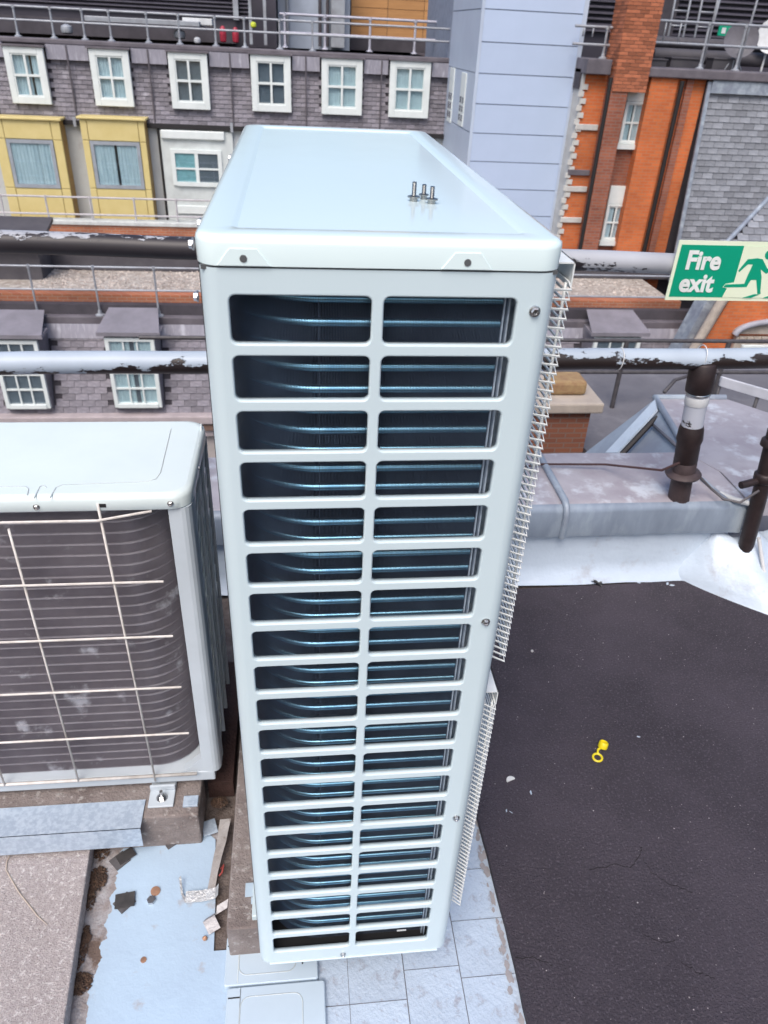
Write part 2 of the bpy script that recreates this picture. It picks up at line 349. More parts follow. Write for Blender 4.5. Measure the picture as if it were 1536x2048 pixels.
MB().tube([op(1304,848,c0+cn*.012,cn), op(1366,903,c0+cn*.012,cn)], .007, 6).build('dark_batten', mat('grey_batten', (.16,.16,.19), .7), lf)
MB().prism([op(1213,908,c0+cn*.006,cn), op(1238,908,c0+cn*.006,cn), op(1316,822,c0+cn*.006,cn), op(1312,802,c0+cn*.006,cn)], cn*.01).build('bright_strip', MEMB, lf)
MB().tube([oz(1362,925,.2)+Vector((.0,0,.004)), oz(1452,1000,.2)+Vector((0,0,.004))], .006, 8).build('welt', LEAD, lf)

# mound of creased silver membrane at the corner
bm_ = bmesh.new()
cxp = [(1372,1070),(1395,1190),(1450,1215),(1536,1218)]
o = bpy.data.meshes.new('membrane_mound'); V = []; F = []
nu, nv = 40, 26
x0m, x1m, y0m, y1m = 1.27, 2.2, 1.02, 1.345
rr = random.Random(4)
for j in range(nv+1):
    for i in range(nu+1):
        u = i/nu; v = j/nv
        x = x0m+(x1m-x0m)*u; yn = 1.30 - .27*min(1, u*3.2)**.8 - .03*min(1,u*1.2)
        y = yn+(y1m-yn)*v
        h = (.155*min(1, v*1.25)**.75)*min(1, .25+u*6)
        d = (x-1.53)**2+(y-1.27)**2; h += .035*math.exp(-d/.0022)
        h += (.012*mnoise.noise((x*9, y*9, 1))+.070*(.35-abs(mnoise.noise((x*5+y*4, y*2-x*7, 4))))+.02*(.3-abs(mnoise.noise((x*14-y*9, y*6+x*7, 9)))))*min(1,v*3)*min(1,u*9)
        V.append((x, y, ZA-.002+max(h*(min(1,v*14) if v < .08 else 1), 0)))
for j in range(nv):
    for i in range(nu): F.append((j*(nu+1)+i, j*(nu+1)+i+1, (j+1)*(nu+1)+i+1, (j+1)*(nu+1)+i))
mm = MB(); mm.add(V, F, True)
mo = mm.build('membrane_mound', MEMB)
tag(mo, 'creased silver membrane lump wrapped round the foot of the short dark post', 'flashing')

# ================================================================== GUARD RAIL over the parapet
def peel(name, paint, under, lo, hi, ns, zb, zs, x_mid=None):
    """flaking paint: the more it faces down the more has gone"""
    M = bpy.data.materials.new(name); M.use_nodes = True; t = M.node_tree; N = t.nodes; L = t.links; b = N['Principled BSDF']; b.inputs['Roughness'].default_value = .45
    tc = N.new('ShaderNodeTexCoord'); n = N.new('ShaderNodeTexNoise'); n.inputs['Scale'].default_value = ns; n.inputs['Detail'].default_value = 7; n.inputs['Roughness'].default_value = .7
    mp = N.new('ShaderNodeMapping'); mp.inputs['Scale'].default_value = (.55, 1, 1.2); L.new(tc.outputs['Object'], mp.inputs[0]); L.new(mp.outputs[0], n.inputs['Vector'])
    n2 = N.new('ShaderNodeTexNoise'); n2.inputs['Scale'].default_value = 2.3; L.new(tc.outputs['Object'], n2.inputs['Vector'])
    sx = N.new('ShaderNodeSeparateXYZ'); L.new(tc.outputs['Object'], sx.inputs[0])
    q = N.new('ShaderNodeMapRange'); q.inputs[1].default_value = zb-zs; q.inputs[2].default_value = zb+zs; q.inputs[3].default_value = .32; q.inputs[4].default_value = -.3; L.new(sx.outputs[2], q.inputs[0])
    a = N.new('ShaderNodeMath'); a.operation = 'ADD'; L.new(n.outputs[0], a.inputs[0]); L.new(q.outputs[0], a.inputs[1])
    a2 = N.new('ShaderNodeMath'); a2.operation = 'MULTIPLY_ADD'; L.new(n2.outputs[0], a2.inputs[0]); a2.inputs[1].default_value = .7; L.new(a.outputs[0], a2.inputs[2])
    last = a2.outputs[0]
    if x_mid:
        qx = N.new('ShaderNodeMapRange'); qx.inputs[1].default_value = x_mid[0]; qx.inputs[2].default_value = x_mid[1]; qx.inputs[3].default_value = x_mid[2]; qx.inputs[4].default_value = x_mid[3]; L.new(sx.outputs[0], qx.inputs[0])
        a3 = N.new('ShaderNodeMath'); a3.operation = 'ADD'; L.new(last, a3.inputs[0]); L.new(qx.outputs[0], a3.inputs[1]); last = a3.outputs[0]
    rr = N.new('ShaderNodeMapRange'); rr.inputs[1].default_value = lo; rr.inputs[2].default_value = hi; L.new(last, rr.inputs[0])
    mx = N.new('ShaderNodeMix'); mx.data_type = 'RGBA'; mx.inputs[6].default_value = (*paint, 1); mx.inputs[7].default_value = (*under, 1); L.new(rr.outputs[0], mx.inputs[0])
    n4 = N.new('ShaderNodeTexNoise'); n4.inputs['Scale'].default_value = 5; n4.inputs['Detail'].default_value = 6; L.new(tc.outputs['Object'], n4.inputs['Vector'])
    hv = N.new('ShaderNodeHueSaturation'); q4 = N.new('ShaderNodeMapRange'); q4.inputs[3].default_value = 1.25; q4.inputs[4].default_value = .75; L.new(n4.outputs[0], q4.inputs[0]); L.new(q4.outputs[0], hv.inputs['Value']); L.new(mx.outputs[2], hv.inputs['Color'])
    L.new(hv.outputs[0], b.inputs['Base Color'])
    bn = N.new('ShaderNodeBump'); bn.inputs['Strength'].default_value = .5; bn.inputs['Distance'].default_value = .004; bn.invert = True; L.new(rr.outputs[0], bn.inputs['Height']); L.new(bn.outputs[0], b.inputs['Normal'])
    return M
PEEL1 = peel('peeling_grey_paint', (.42, .485, .56), (.022, .014, .013), .93, .96, 24, .70, .036, (-1.2, 1.4, -.10, .20))
PEEL2 = peel('flaked_dark_paint', (.40, .41, .44), (.026, .021, .025), .66, .70, 60, 1.015, .026, (.35, .75, .02, -.52))
PEEL3 = peel('peeling_post_paint', (.44, .46, .52), (.018, .010, .010), .92, .94, 16, .45, .9)
IRON = mat('old_iron', (.085, .06, .062), .6, .3, c2=(.05, .035, .035), ns=20)
DIRON = mat('dark_iron', (.022, .014, .014), .5, .2, c2=(.035, .022, .022), ns=30)
gr = thing('guard_rail', (1.19, 1.36, .195), 'thick pipe guard rail with flaking paint along the parapet', 'railing')
YR = 1.345
def sag(x0, z0, x1, z1, n=24): return [Vector((x0+(x1-x0)*i/n, YR+.002*math.sin(i*.9), z0+(z1-z0)*i/n+.0015*math.sin(i*1.7))) for i in range(n+1)]
zl0, zl1 = oy(0,727,YR).z, oy(1300,718,YR).z; xl0, xl1 = oy(0,727,YR).x, oy(1300,718,YR).x
sl_ = (zl1-zl0)/(xl1-xl0)
MB().tube(sag(-2.4, zl0+sl_*(-2.4-xl0), 2.4, zl0+sl_*(2.4-xl0)), .0325, 20).build('lower_rail', PEEL1, gr)
zu0, zu1 = oy(0,484,YR).z, oy(1300,526,YR).z; xu0, xu1 = oy(0,484,YR).x, oy(1300,526,YR).x
su_ = (zu1-zu0)/(xu1-xu0)
MB().tube(sag(-2.4, zu0+su_*(-2.4-xu0), 2.4, zu0+su_*(2.4-xu0)), .029, 20).build('top_rail', PEEL2, gr)
pb = oz(1352, 985, .2); pt = oy(1408, 722, YR)
pb.y = YR-.005
po = MB().tube([pb.lerp(Vector((pt.x, YR, pt.z)), k/10) for k in range(11)], [.035]*11, 18).build('post', PEEL3, gr)
up = (Vector((pt.x, YR, pt.z))-pb).normalized()
def at(h): return pb+up*h
MB().lathe([(.0365,-.02),(.0355,.07),(.038,.08),(.056,.085),(.060,.092),(.056,.098),(.039,.104),(.039,.135),(.037,.14)], at(0), up, 20).build('flange', IRON, gr)
H_ = (Vector((pt.x, YR, pt.z))-pb).length
MB().lathe([(.036,0),(.0415,.006),(.0415,.10),(.036,.105)], at(H_-.105), up, 20).build('tee_socket', DIRON, gr)
MB().lathe([(.0362,0),(.0372,.003),(.0372,.026),(.0362,.029)], at(H_-.145), up, 20).build('tape_band', mat('white_tape', (.62,.63,.64), .5), gr)
MB().lathe([(.036,0),(.039,.004),(.039,.008),(.036,.012)], at(H_-.113), up, 20).build('collar', STEEL, gr)
MB().lathe([(.0365,0),(.039,.004),(.0385,.07),(.0425,.085),(.040,.12),(.0355,.135)], at(.14), up, 18).build('sleeve', DIRON, gr)
for px_ in ((1238,718),(1402,712)):
    p = oy(*px_, YR); b = MB(); P = []
    for k in range(15):
        a = 2*math.pi*k/14; P.append(Vector((p.x+.003*math.sin(a), YR+.034*math.cos(a), p.z+.034*math.sin(a))))
    b.tube(P, .0016, 5); b.build('cable_tie', mat('white_nylon', (.75,.75,.74), .4), gr)
# short dark post standing in the membrane
sp = thing('short_post', oz(1497,1085,.06), 'short dark tarred post standing in the creased membrane', 'post')
p0 = oz(1497, 1080, .065); p1 = oy(1552, 860, p0.y+.02)
MB().tube([p0-Vector((0,0,.04)), p0.lerp(p1,.5), p1], .026, 16).build('pipe', DIRON, sp)
MB().lathe([(.028,0),(.034,.005),(.034,.03),(.028,.036)], p0.lerp(p1,.55), (p1-p0), 16).build('clamp', DIRON, sp)
MB().tube([p0.lerp(p1,.55)+Vector((-.09,-.02,.0)), p0.lerp(p1,.57)], .013, 8).build('clamp_arm', DIRON, sp)
MB().lathe([(.028,0),(.038,.005),(.036,.024),(.028,.03)], p0.lerp(p1,.86), (p1-p0), 16).build('clamp', DIRON, sp)
MB().tube([p0+Vector((.012,-.03,.03)), p0+Vector((.03,-.05,-.03)), p0+Vector((.04,-.09,-.09)), p0+Vector((.09,-.13,-.12))], .007, 8).build('sealant_trail', mat('white_sealant', (.7,.7,.7), .5), sp)
# cables
b = MB(); a = oz(1085,930,.21); c = oz(1345,912,.21); c = at(.145)+Vector((-.03,-.02,0))
tag(MB().tube([Vector((-.2,1.47,.2135)), Vector((.4,1.455,.2135)), Vector((a.x,a.y,.2135)), Vector((c.x-.16,a.y-.03,.226)), Vector((c.x-.05,c.y+.01,c.z-.035)), c], .0045, 6).build('cable', mat('rusty_cable', (.06,.03,.03), .6)), 'thin rust brown cable running along the lead coping to the post', 'cable')
P = [at(.09)+Vector((.05,-.02,0)), oz(1420,975,.23), oz(1447,998,.225), oz(1480,1005,.222), p0.lerp(p1,.5)+Vector((-.02,-.02,0))]
tag(MB().tube(P, .0045, 6).build('cable', mat('grey_cable', (.12,.11,.12), .5)), 'dark cable drooping from the flaking post to the short dark post', 'cable')
b = MB(); Q = [(1440,985),(1470,1000),(1500,1006)]
cs = [oz(x, y, .206) for x, y in Q]; b.tube(cs, [.006,.011,.012], 8)
tag(b.build('cable_sleeve', mat('white_plastic', (.66,.68,.69), .4)), 'white plastic sleeve lying on the lead beside the short dark post', 'sleeve')

# ---------------------------------------------------------------- fire exit sign, fixed in front of the top rail
YS = YR-.034
tl = oy(1352, 480, YS); bl = oy(1337, 600, YS); tl.x = (tl.x+bl.x)/2
SH = tl.z-bl.z; SW = SH*2.25
fs = thing('fire_exit_sign', (tl.x, YS, bl.z), 'green and white fire exit sign fixed to the pipe rail', 'sign')
tilt = Matrix.Translation(tl) @ Matrix.Rotation(R_(.0), 4, 'Y')
CREAM = mat('photoluminescent_cream', (.80,.86,.66), .4, c2=(.77,.84,.62), ns=9)
GREEN = mat('sign_green', (.0,.33,.19), .38, c2=(.0,.31,.175), ns=7)
SGW = mat('sign_white', (.86,.88,.84), .4)
def sp3(u, v, d=0): return Vector((tl.x+u*SH, YS-d, tl.z-SH+v*SH))
MB().prism([sp3(0,0,0), sp3(2.25,0,0), sp3(2.25,1,0), sp3(0,1,0)], (0,.003,0)).build('board', CREAM, fs)
MB().prism([sp3(.055,.06,.0008), sp3(2.195,.06,.0008), sp3(2.195,.93,.0008), sp3(.055,.93,.0008)], (0,.0006,0)).build('green_panel', GREEN, fs)
MB().prism([sp3(1.17,.06,.0014), sp3(2.10,.06,.0014), sp3(2.10,.93,.0014), sp3(1.16,.93,.0014)], (0,.0005,0)).build('white_panel', CREAM, fs)
def poly2(pts, d, name, M): MB().prism([sp3(u, v, d) for u, v in pts], (0,.0005,0)).build(name, M, fs)
# running figure: head, trunk with arms, two legs, and the doorway threshold
hd = [(1.66+.085*math.cos(k*.5236), .80+.085*math.sin(k*.5236)) for k in range(12)]
poly2(hd, .002, 'figure_head', GREEN)
poly2([(1.18,.52),(1.205,.50),(1.32,.63),(1.41,.63),(1.38,.46),(1.36,.30),(1.02,.285),(1.00,.25),(1.01,.235),(1.42,.245),(1.46,.37),(1.56,.37),(1.66,.13),(1.72,.13),(1.70,.18),(1.64,.42),(1.58,.55),(1.70,.48),(1.86,.56),(1.84,.61),(1.70,.56),(1.56,.72),(1.46,.735),(1.29,.715)], .002, 'figure_body', GREEN)
poly2([(.985,.235),(1.02,.295),(1.17,.32),(1.17,.06),(1.03,.06),(1.07,.215)], .0012, 'white_flash', CREAM)
poly2([(1.40,.06),(1.60,.125),(1.70,.125),(1.56,.06)], .0026, 'shadow_bar', GREEN)
poly2([(1.78,.06),(2.04,.06),(2.04,.90),(1.86,.80),(1.95,.75),(1.95,.12)], .0022, 'doorway', GREEN)
for txt, u, v, sz in (('Fire', .20, .54, .40), ('exit', .185, .16, .40)):
    cu = bpy.data.curves.new('lettering', 'FONT'); cu.body = txt; cu.size = sz*SH*1.06; cu.offset = .0025; cu.extrude = .0004; cu.resolution_u = 4
    to = bpy.data.objects.new('tmp', cu); COL.objects.link(to); bpy.context.view_layer.update()
    me = bpy.data.meshes.new_from_object(to.evaluated_get(bpy.context.evaluated_depsgraph_get())); bpy.data.objects.remove(to)
    p = sp3(u, v, .0018); me.transform(Matrix.Translation(p) @ Matrix.Rotation(R_(90), 4, 'X') @ Matrix.Scale(.94, 4, (1,0,0)))
    me.materials.clear(); me.materials.append(SGW); me.name = 'lettering'
    o = bpy.data.objects.new('lettering', me); COL.objects.link(o); adopt(o, fs)
# ================================================================== MAIN OUTDOOR UNIT
HB = .181; LID0 = 1.3142; LEN = .951
ou = thing('condenser_unit', (0, .45, -.02), 'tall white twin fan outdoor unit with side air slots in the middle of the roof', 'air conditioner')
# --- end panel with forty rounded slots
XL = ((-.1532, -.0112), (.0014, .1393)); Z0, PZ, SHH = 1.2875, .0631, .0497
slots = []
for k in range(20):
    zt = Z0-PZ*k
    for a, c in XL: slots.append((a, c, zt-SHH, zt))
def panel_mesh():
    bm = bmesh.new()
    rc = .018; fx = HB-rc
    def ring(pts, y): return [bm.verts.new((p[0], y, p[1])) for p in pts]
    def edges(vs): return [bm.edges.new((vs[i], vs[(i+1) % len(vs)])) for i in range(len(vs))]
    outer = ring([(-fx, .004), (fx, .004), (fx, LID0), (-fx, LID0)], 0)
    E_ = edges(outer)
    rims = []
    for (a, c, z0, z1) in slots:
        lp = rrect(a-.0022, c+.0022, z0-.0022, z1+.0022, .0085, 4); r0 = ring(lp, 0); E_ += edges(r0); rims.append((r0, (a, c, z0, z1)))
    bmesh.ops.triangle_fill(bm, use_beauty=True, use_dissolve=False, edges=E_, normal=(0, -1, 0))
    for r0, (a, c, z0, z1) in rims:
        prev = r0
        for off, y in ((.0012, .0004), (.0004, .0014), (0, .0030), (0, .0085), (.0016, .0085)):
            cur = ring(rrect(a-off, c+off, z0-off, z1+off, .0065+off, 4), y)
            for i in range(len(cur)):
                f = bm.faces.new((prev[i], prev[(i+1) % len(cur)], cur[(i+1) % len(cur)], cur[i])); f.smooth = True
            prev = cur
    # rounded vertical corners running back along the sides
    for s in (-1, 1):
        prof = [(s*fx, 0.)] + [(s*(fx+rc*math.sin(R_(a))), rc-rc*math.cos(R_(a))) for a in (18, 36, 54, 72, 90)] + [(s*HB, .055), (s*(HB-.004), .055)]
        vs = [[bm.verts.new((x, y, z)) for x, y in prof] for z in (.004, LID0)]
        for i in range(len(prof)-1):
            f = bm.faces.new((vs[0][i], vs[0][i+1], vs[1][i+1], vs[1][i])); f.smooth = i < 6
    bmesh.ops.remove_doubles(bm, verts=bm.verts, dist=1e-6)
    bmesh.ops.recalc_face_normals(bm, faces=bm.faces)
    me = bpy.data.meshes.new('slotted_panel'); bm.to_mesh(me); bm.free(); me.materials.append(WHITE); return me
o = bpy.data.objects.new('slotted_panel', panel_mesh()); COL.objects.link(o); adopt(o, ou)
pan = o
# moulded step just below the lid and bottom hem
MB().box(-.163, .163, -.0025, .004, 0, .0035).build('bottom_hem', WHITE, ou, .001)
# --- lid
lps = []
for off, z in ((-.002, 1.3160), (.002, 1.3165), (.0025, 1.3372), (.0015, 1.3415), (-.0015, 1.3442), (-.006, 1.345), (-.030, 1.345), (-.0335, 1.3440), (-.037, 1.3425)):
    lps.append([Vector((x, y, z)) for x, y in rrect(-HB-off, HB+off, -off, LEN+off, max(.008, .024+off*.5), 6)])
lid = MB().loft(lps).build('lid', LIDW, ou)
for px_ in ((486, 513), (937, 522)):
    p = oy(*px_, -.006)
    zb = 1.3168
    b = MB(); b.prism([(p.x-.026, -.0020, zb), (p.x+.026, -.0020, zb), (p.x+.013, -.0020, 1.3335), (p.x-.013, -.0020, 1.3335)], (0, -.0013, 0)); tb = b.build('screw_tab', LIDW, ou, .0008)
    b = MB(); b.lathe([(.0036, 0), (.0036, .0008)], (p.x, -.0032, 1.3240), (0, -1, 0), 14); adopt(b.build('screw_hole', mat('hole_grey', (.10, .105, .11), .7)), tb)
# --- other casing panels
MB().box(-HB+.003, HB-.003, .003, LEN-.004, 1.3120, 1.3162).build('lid_seam_shade', mat('seam_shade_grey', (.09,.095,.10), .7), ou)  # added filler; its dark colour stands in for shade in the lid seam
MB().box(HB-.004, HB, .0555, LEN, .004, LID0-.002).build('front_panel', WHITE, ou)
MB().box(-HB+.004, HB-.004, LEN-.003, LEN, .004, LID0-.002).build('far_end_panel', WHITE, ou)
MB().box(-HB+.004, HB-.004, .012, LEN-.004, 0, .02).build('base_pan', DARK, ou)
MB().box(.10, .112, .06, LEN-.01, .021, LID0-.006).build('bulkhead', DARK, ou)
MB().box(-HB-.0055, -HB+.003, .056, .075, .0, LID0-.004).build('dark_seam', BLACKP, ou)
# --- coil: fin blades following an L-shaped path, tubes threaded through
def coil_path(xr, y0, xarc, R, yend, pitch, right=False):
    P = []; x = xr
    sgn = -1 if not right else 1
    while (x-xarc)*(-sgn) > 0: P.append((Vector((x, y0)), Vector((0, 1)))); x += sgn*pitch
    cx, cy = xarc, y0+R; da = pitch/R; a = 0
    while a < math.pi/2: P.append((Vector((cx+sgn*R*math.sin(a), cy-R*math.cos(a))), Vector((-sgn*math.sin(a), math.cos(a))))); a += da
    y = cy; n = 0
    while y < yend: P.append((Vector((cx+sgn*R, y)), Vector((-sgn, 0)))); y += pitch*(1 if n < 25 else 2.5); n += 1
    return P
def fins(P, depth, z0, z1):
    b = MB()
    for p, nrm in P:
        q = p+nrm*depth; e = Vector((-nrm.y, nrm.x))*.00018
        b.quad((p.x-e.x, p.y-e.y, z0), (q.x, q.y, z0), (q.x, q.y, z1), (p.x-e.x, p.y-e.y, z1)); b.quad((p.x-e.x, p.y-e.y, z0), (p.x+e.x, p.y+e.y, z0), (p.x+e.x, p.y+e.y, z1), (p.x-e.x, p.y-e.y, z1))
    return b
Pc = coil_path(.132, .026, -.064, .104, .93, .0017)
coil = fins(Pc, .020, .03, 1.312).build('fin_block', FIN, ou); stuff(coil)
# backing so the daylight does not fall through
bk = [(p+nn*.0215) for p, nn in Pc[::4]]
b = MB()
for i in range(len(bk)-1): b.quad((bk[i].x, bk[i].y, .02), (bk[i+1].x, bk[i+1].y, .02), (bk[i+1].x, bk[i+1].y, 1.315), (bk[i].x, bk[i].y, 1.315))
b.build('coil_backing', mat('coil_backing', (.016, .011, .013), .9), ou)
sub = [Pc[i] for i in list(range(0, 100, 14)) + list(range(100, 200, 4)) + list(range(200, len(Pc), 30))]
tb = MB(); tb.tube([Vector((p.x, p.y, 0))+Vector((n_.x, n_.y, 0))*.0058 for p, n_ in sub], .0050, 8); tme = tb.mesh('tube', TUBE)
k = 0; z = 1.302
while z > .03:
    piece('tube', tme, Matrix.Translation((0, 0, z)), ou); z -= .02545
MB().box(.1325, .1340, .0235, .048, .02, 1.312).build('end_plate', GALV, ou)
MB().box(.1340, .176, .046, .048, .02, 1.312).build('end_plate', GALV, ou)
MB().box(.137, .1385, .0205, .046, .02, 1.312).build('end_plate', GALV, ou)
p = oy(795, 1886, .02); MB().box(p.x-.004, p.x+.014, .018, .0195, .044, .047).build('sticker', LABELW, ou)
for i, px_ in enumerate(((1069, 622), (971, 1243), (912, 1635), (686, 1908))):
    p = oy(*px_, 0); bolt_head('screw', (p.x, -.0005, p.z), (0, -1, 0), (.0046, .0046, .0046, .0042)[i], ou)
for px_, z in (((372, 497), 1.331), ((384, 575), 1.28), ((398, 430), 1.333), ((459, 302), 1.333)):
    d = ray(*px_); pp = CAM + d*((-HB-.006-CAM.x)/d.x)
    bolt_head('side_screw', (-HB-.004, max(.02, min(.9, pp.y)), pp.z if 0 else z), (-1, 0, 0), .0045, ou)
# --- feet on the block
for y in (.13, .80):
    b = MB(); b.box(-HB-.02, HB+.02, y-.035, y+.035, -.018, -.001); b.build('foot', WHITE, ou, .002)
# --- wire fan guards on the long face, with their fans
XO = .207
for gi, (zt, zb) in enumerate(((1.288, .742), (.640, .092))):
    g = MB().tube([(XO-.002, .048, zt+.004), (XO-.002, .048, zb-.004)], .0019, 6).build('fan_guard', WIRE, ou)
    gz = MB()
    for y in (.040, .23, .42, .61): 
        if y > .05: gz.tube([(XO-.003, y, zt+.004), (XO-.003, y, zb-.004)], .0019, 5)
    gz.tube([(HB+.012, .052, zt+.004), (HB+.012, .052, zb-.004)], .0019, 6)
    adopt(gz.build('upright_wire', WIRE), g)
    wm = MB().tube([(HB+.001, .056, .0), (HB+.010, .050, -.0035), (XO-.012, .046, -.0035), (XO, .033, 0), (XO, .045, .0045), (XO, .62, .0045), (HB+.002, .63, .002)], .00165, 5).mesh('guard_wire', WIRE)
    nW = int((zt-zb)/.0106)
    for i in range(nW+1): piece('guard_wire', wm, Matrix.Translation((0, 0, zb+(zt-zb)*i/nW)), g)
    # sheet metal bracket that hooks the guard
    b = MB(); zc = zt+.026
    b.prism([(HB, .045, zc), (XO+.004, .045, zc), (XO+.004, .115, zc), (HB, .115, zc)], (0, 0, -.0016)); b.prism([(XO+.004, .045, zc), (XO+.004, .115, zc), (XO+.004, .115, zc-.028), (XO+.004, .045, zc-.028)], (-.0016, 0, 0)); b.box(HB, HB+.0016, .045, .115, zc-.03, zc)
    adopt(b.build('bracket', WIRE), g)
    zc = (zt+zb)/2
    b = MB(); b.lathe([(.265, 0), (.265, .003)], (HB, .36, zc), (1, 0, 0), 48); adopt(b.build('fan_opening', DARK), g)
    b = MB(); b.lathe([(.05, 0), (.05, .010), (.03, .016)], (HB+.003, .36, zc), (1, 0, 0), 24)
    for q in range(3):
        a = q*2.094+.4; P = []
        for rr_, da in ((.05, -.35), (.24, -.55), (.25, .15), (.05, .35)): P.append((HB+.004+.008*(da > 0), .36+rr_*math.cos(a+da), zc+rr_*math.sin(a+da)))
        b.prism(P, (.003, 0, 0))
    adopt(b.build('fan', OLDG), g)
# --- three flange bolts standing on the lid
for i, (px_, hgt, rr_) in enumerate((((827, 402), .015, .0056), ((847, 398), .010, .0046), ((863, 407), .013, .0056))):
    p = oz(*px_, 1.3425); b = MB()
    b.lathe([(rr_*.85, 0), (rr_*.85, .004), (rr_*1.35, .0042), (rr_*1.35, .0056), (rr_*.9, .0062)], p, (0, 0, 1), 12, False)
    prof = []; h = .006
    while h < .006+hgt: prof += [(.0024, h), (.0029, h+.0006)]; h += .0012
    prof.append((.0018, h)); b.lathe(prof, p, (0, 0, 1), 12)
    tag(b.build('flange_bolt', mat('bolt_zinc', (.42, .43, .42), .35, 1., c2=(.30, .29, .28), ns=200)), ('taller flange bolt standing apart on the white lid', 'small short bolt behind two larger ones on the white lid', 'flange bolt in front of the small bolt on the white lid')[i], 'bolt', 'bolts left on the lid')

# --- concrete sleeper under the unit, packing
sleep = tag(MB().box(-.252, -.12, .082, .96, ZR+.001, -.0195).build('concrete_block', CONC2, None, .004), 'long weathered concrete block under the left edge of the tall unit', 'block')
tag(MB().box(.06, .176, .12, .94, ZR+.001, -.0195).build('concrete_block', CONC2, None, .004), 'long weathered concrete block under the fan side of the tall unit', 'block')
b = MB(); p = oz(488, 1782, -.018)
b.box(-.218, -.19, p.y-.014, p.y+.016, -.0185, -.015); b.box(-.205, -.19, p.y-.030, p.y-.016, -.0185, -.0145)
tag(b.build('packing_shim', mat('pale_blue_plastic', (.5, .62, .72), .4), None, .001), 'pale blue plastic packing shim on the concrete block beside the tall unit', 'shim')

# ================================================================== LEFT, OLDER UNIT
ol = thing('condenser_unit', (-.65, .58, -.02), 'older grimy white outdoor unit with bare wire guard beside the tall unit', 'air conditioner')
X1, X0, Y0, Y1, ZT = -.285, -1.09, .425, .728, .80
lps = []
for off, z in ((0, .768), (.002, .770), (.002, .789), (0, .796), (-.004, .7985), (-.009, .80)):
    lps.append([Vector((x, y, z)) for x, y in rrect(X0-off, X1+off, Y0-off, Y1+off, .036, 6)])
L0 = MB().loft(lps).build('lid', OLDW, ol)
GRV = mat('emboss_shadow', (.55, .61, .62), .4)
e1 = [oz(x, y, .8002) for x, y in ((342,858),(321,945),(312,958),(295,963),(125,970),(112,975),(100,996))]
MB().tube(e1, .0011, 5).build('embossed_line', GRV, ol)
MB().tube([oz(x, y, .8002) for x, y in ((68,997),(80,973),(88,971),(93,975))], .0011, 5).build('embossed_line', GRV, ol)
MB().tube([oz(x, y, .8002) for x, y in ((-60,973),(52,973),(57,978),(55,990))], .0011, 5).build('embossed_line', GRV, ol)
Po = coil_path(X0+.05, .452, -.432, .098, .70, .0019, True)
stuff(fins(Po, .0045, .035, .766).build('fin_block', FINO, ol))
b = MB(); bk = [(p+nn*.0040) for p, nn in Po[::5]]
for i in range(len(bk)-1): b.quad((bk[i].x, bk[i].y, .03), (bk[i+1].x, bk[i+1].y, .03), (bk[i+1].x, bk[i+1].y, .768), (bk[i].x, bk[i].y, .768))
b.build('coil_backing', mat('dusty_backing', (.36, .33, .365), .9, c2=(.27,.245,.275), ns=6, c3=(.72,.72,.76), n3=13, lo3=.595, hi3=.67), ol)
sub = [Po[i] for i in list(range(0, 300, 30))+list(range(300, len(Po), 4))]
tme = MB().tube([Vector((p.x, p.y, 0))+Vector((n_.x, n_.y, 0))*.0034 for p, n_ in sub], .0030, 6).mesh('tube', TUBEO)
z = .75
while z > .04: piece('tube', tme, Matrix.Translation((0, 0, z)), ol); z -= .0254
# right corner column, wrapping to the side
prof = [(-.327, .437), (-.327, .431)] + [(-.303+.018*math.sin(R_(a)), .447-.018*math.cos(R_(a))) for a in (0, 22, 45, 68, 90)] + [(X1, .475), (X1-.004, .475), (X1-.006, .45), (-.31, .44)]
b = MB(); b.loft([[Vector((x, y, z)) for x, y in prof] for z in (.030, .768)], True, True, False); b.build('corner_column', OLDG, ol)
# louvred side panel
MB().box(X1-.030, X1-.028, .476, Y1-.012, .03, .768).build('side_backing', DARK, ol)
lm = MB().cbox((0, 0, 0), (1, 0, 0), Vector((0, .62, .78)).normalized(), Vector((0, -.78, .62)).normalized(), .0006, .046, .0085).mesh('louvre_bar', OLDW)
for c_ in range(3):
    y = .515+.075*c_; z = .07
    while z < .75: piece('louvre_bar', lm, Matrix.Translation((X1-.004, y, z+.012*c_)), ol); z += .052
for y in (.478, .5525, .6275, .712): MB().box(X1-.008, X1+.0005, y-.004, y+.004, .03, .768).build('side_rib', OLDG, ol)
MB().box(X0, X0+.004, .44, Y1, .03, .768).build('far_side_panel', OLDG, ol)
MB().box(X0+.01, X1-.012, Y1-.004, Y1, .03, .768).build('front_panel', OLDG, ol)
# base tray with rolled lip
MB().box(X0, X1-.015, Y0+.004, Y1, 0, .032).build('base_tray', OLDG, ol, .003)
MB().tube([(X0, Y0-.002, .034), (-.34, Y0-.002, .034)], .004, 6).build('tray_rim', WIREO, ol)
MB().prism([(-.372, Y0+.006, .033), (-.318, Y0+.006, .033), (-.318, Y0+.006, .085)], (0, .02, 0)).build('corner_gusset', OLDG, ol)
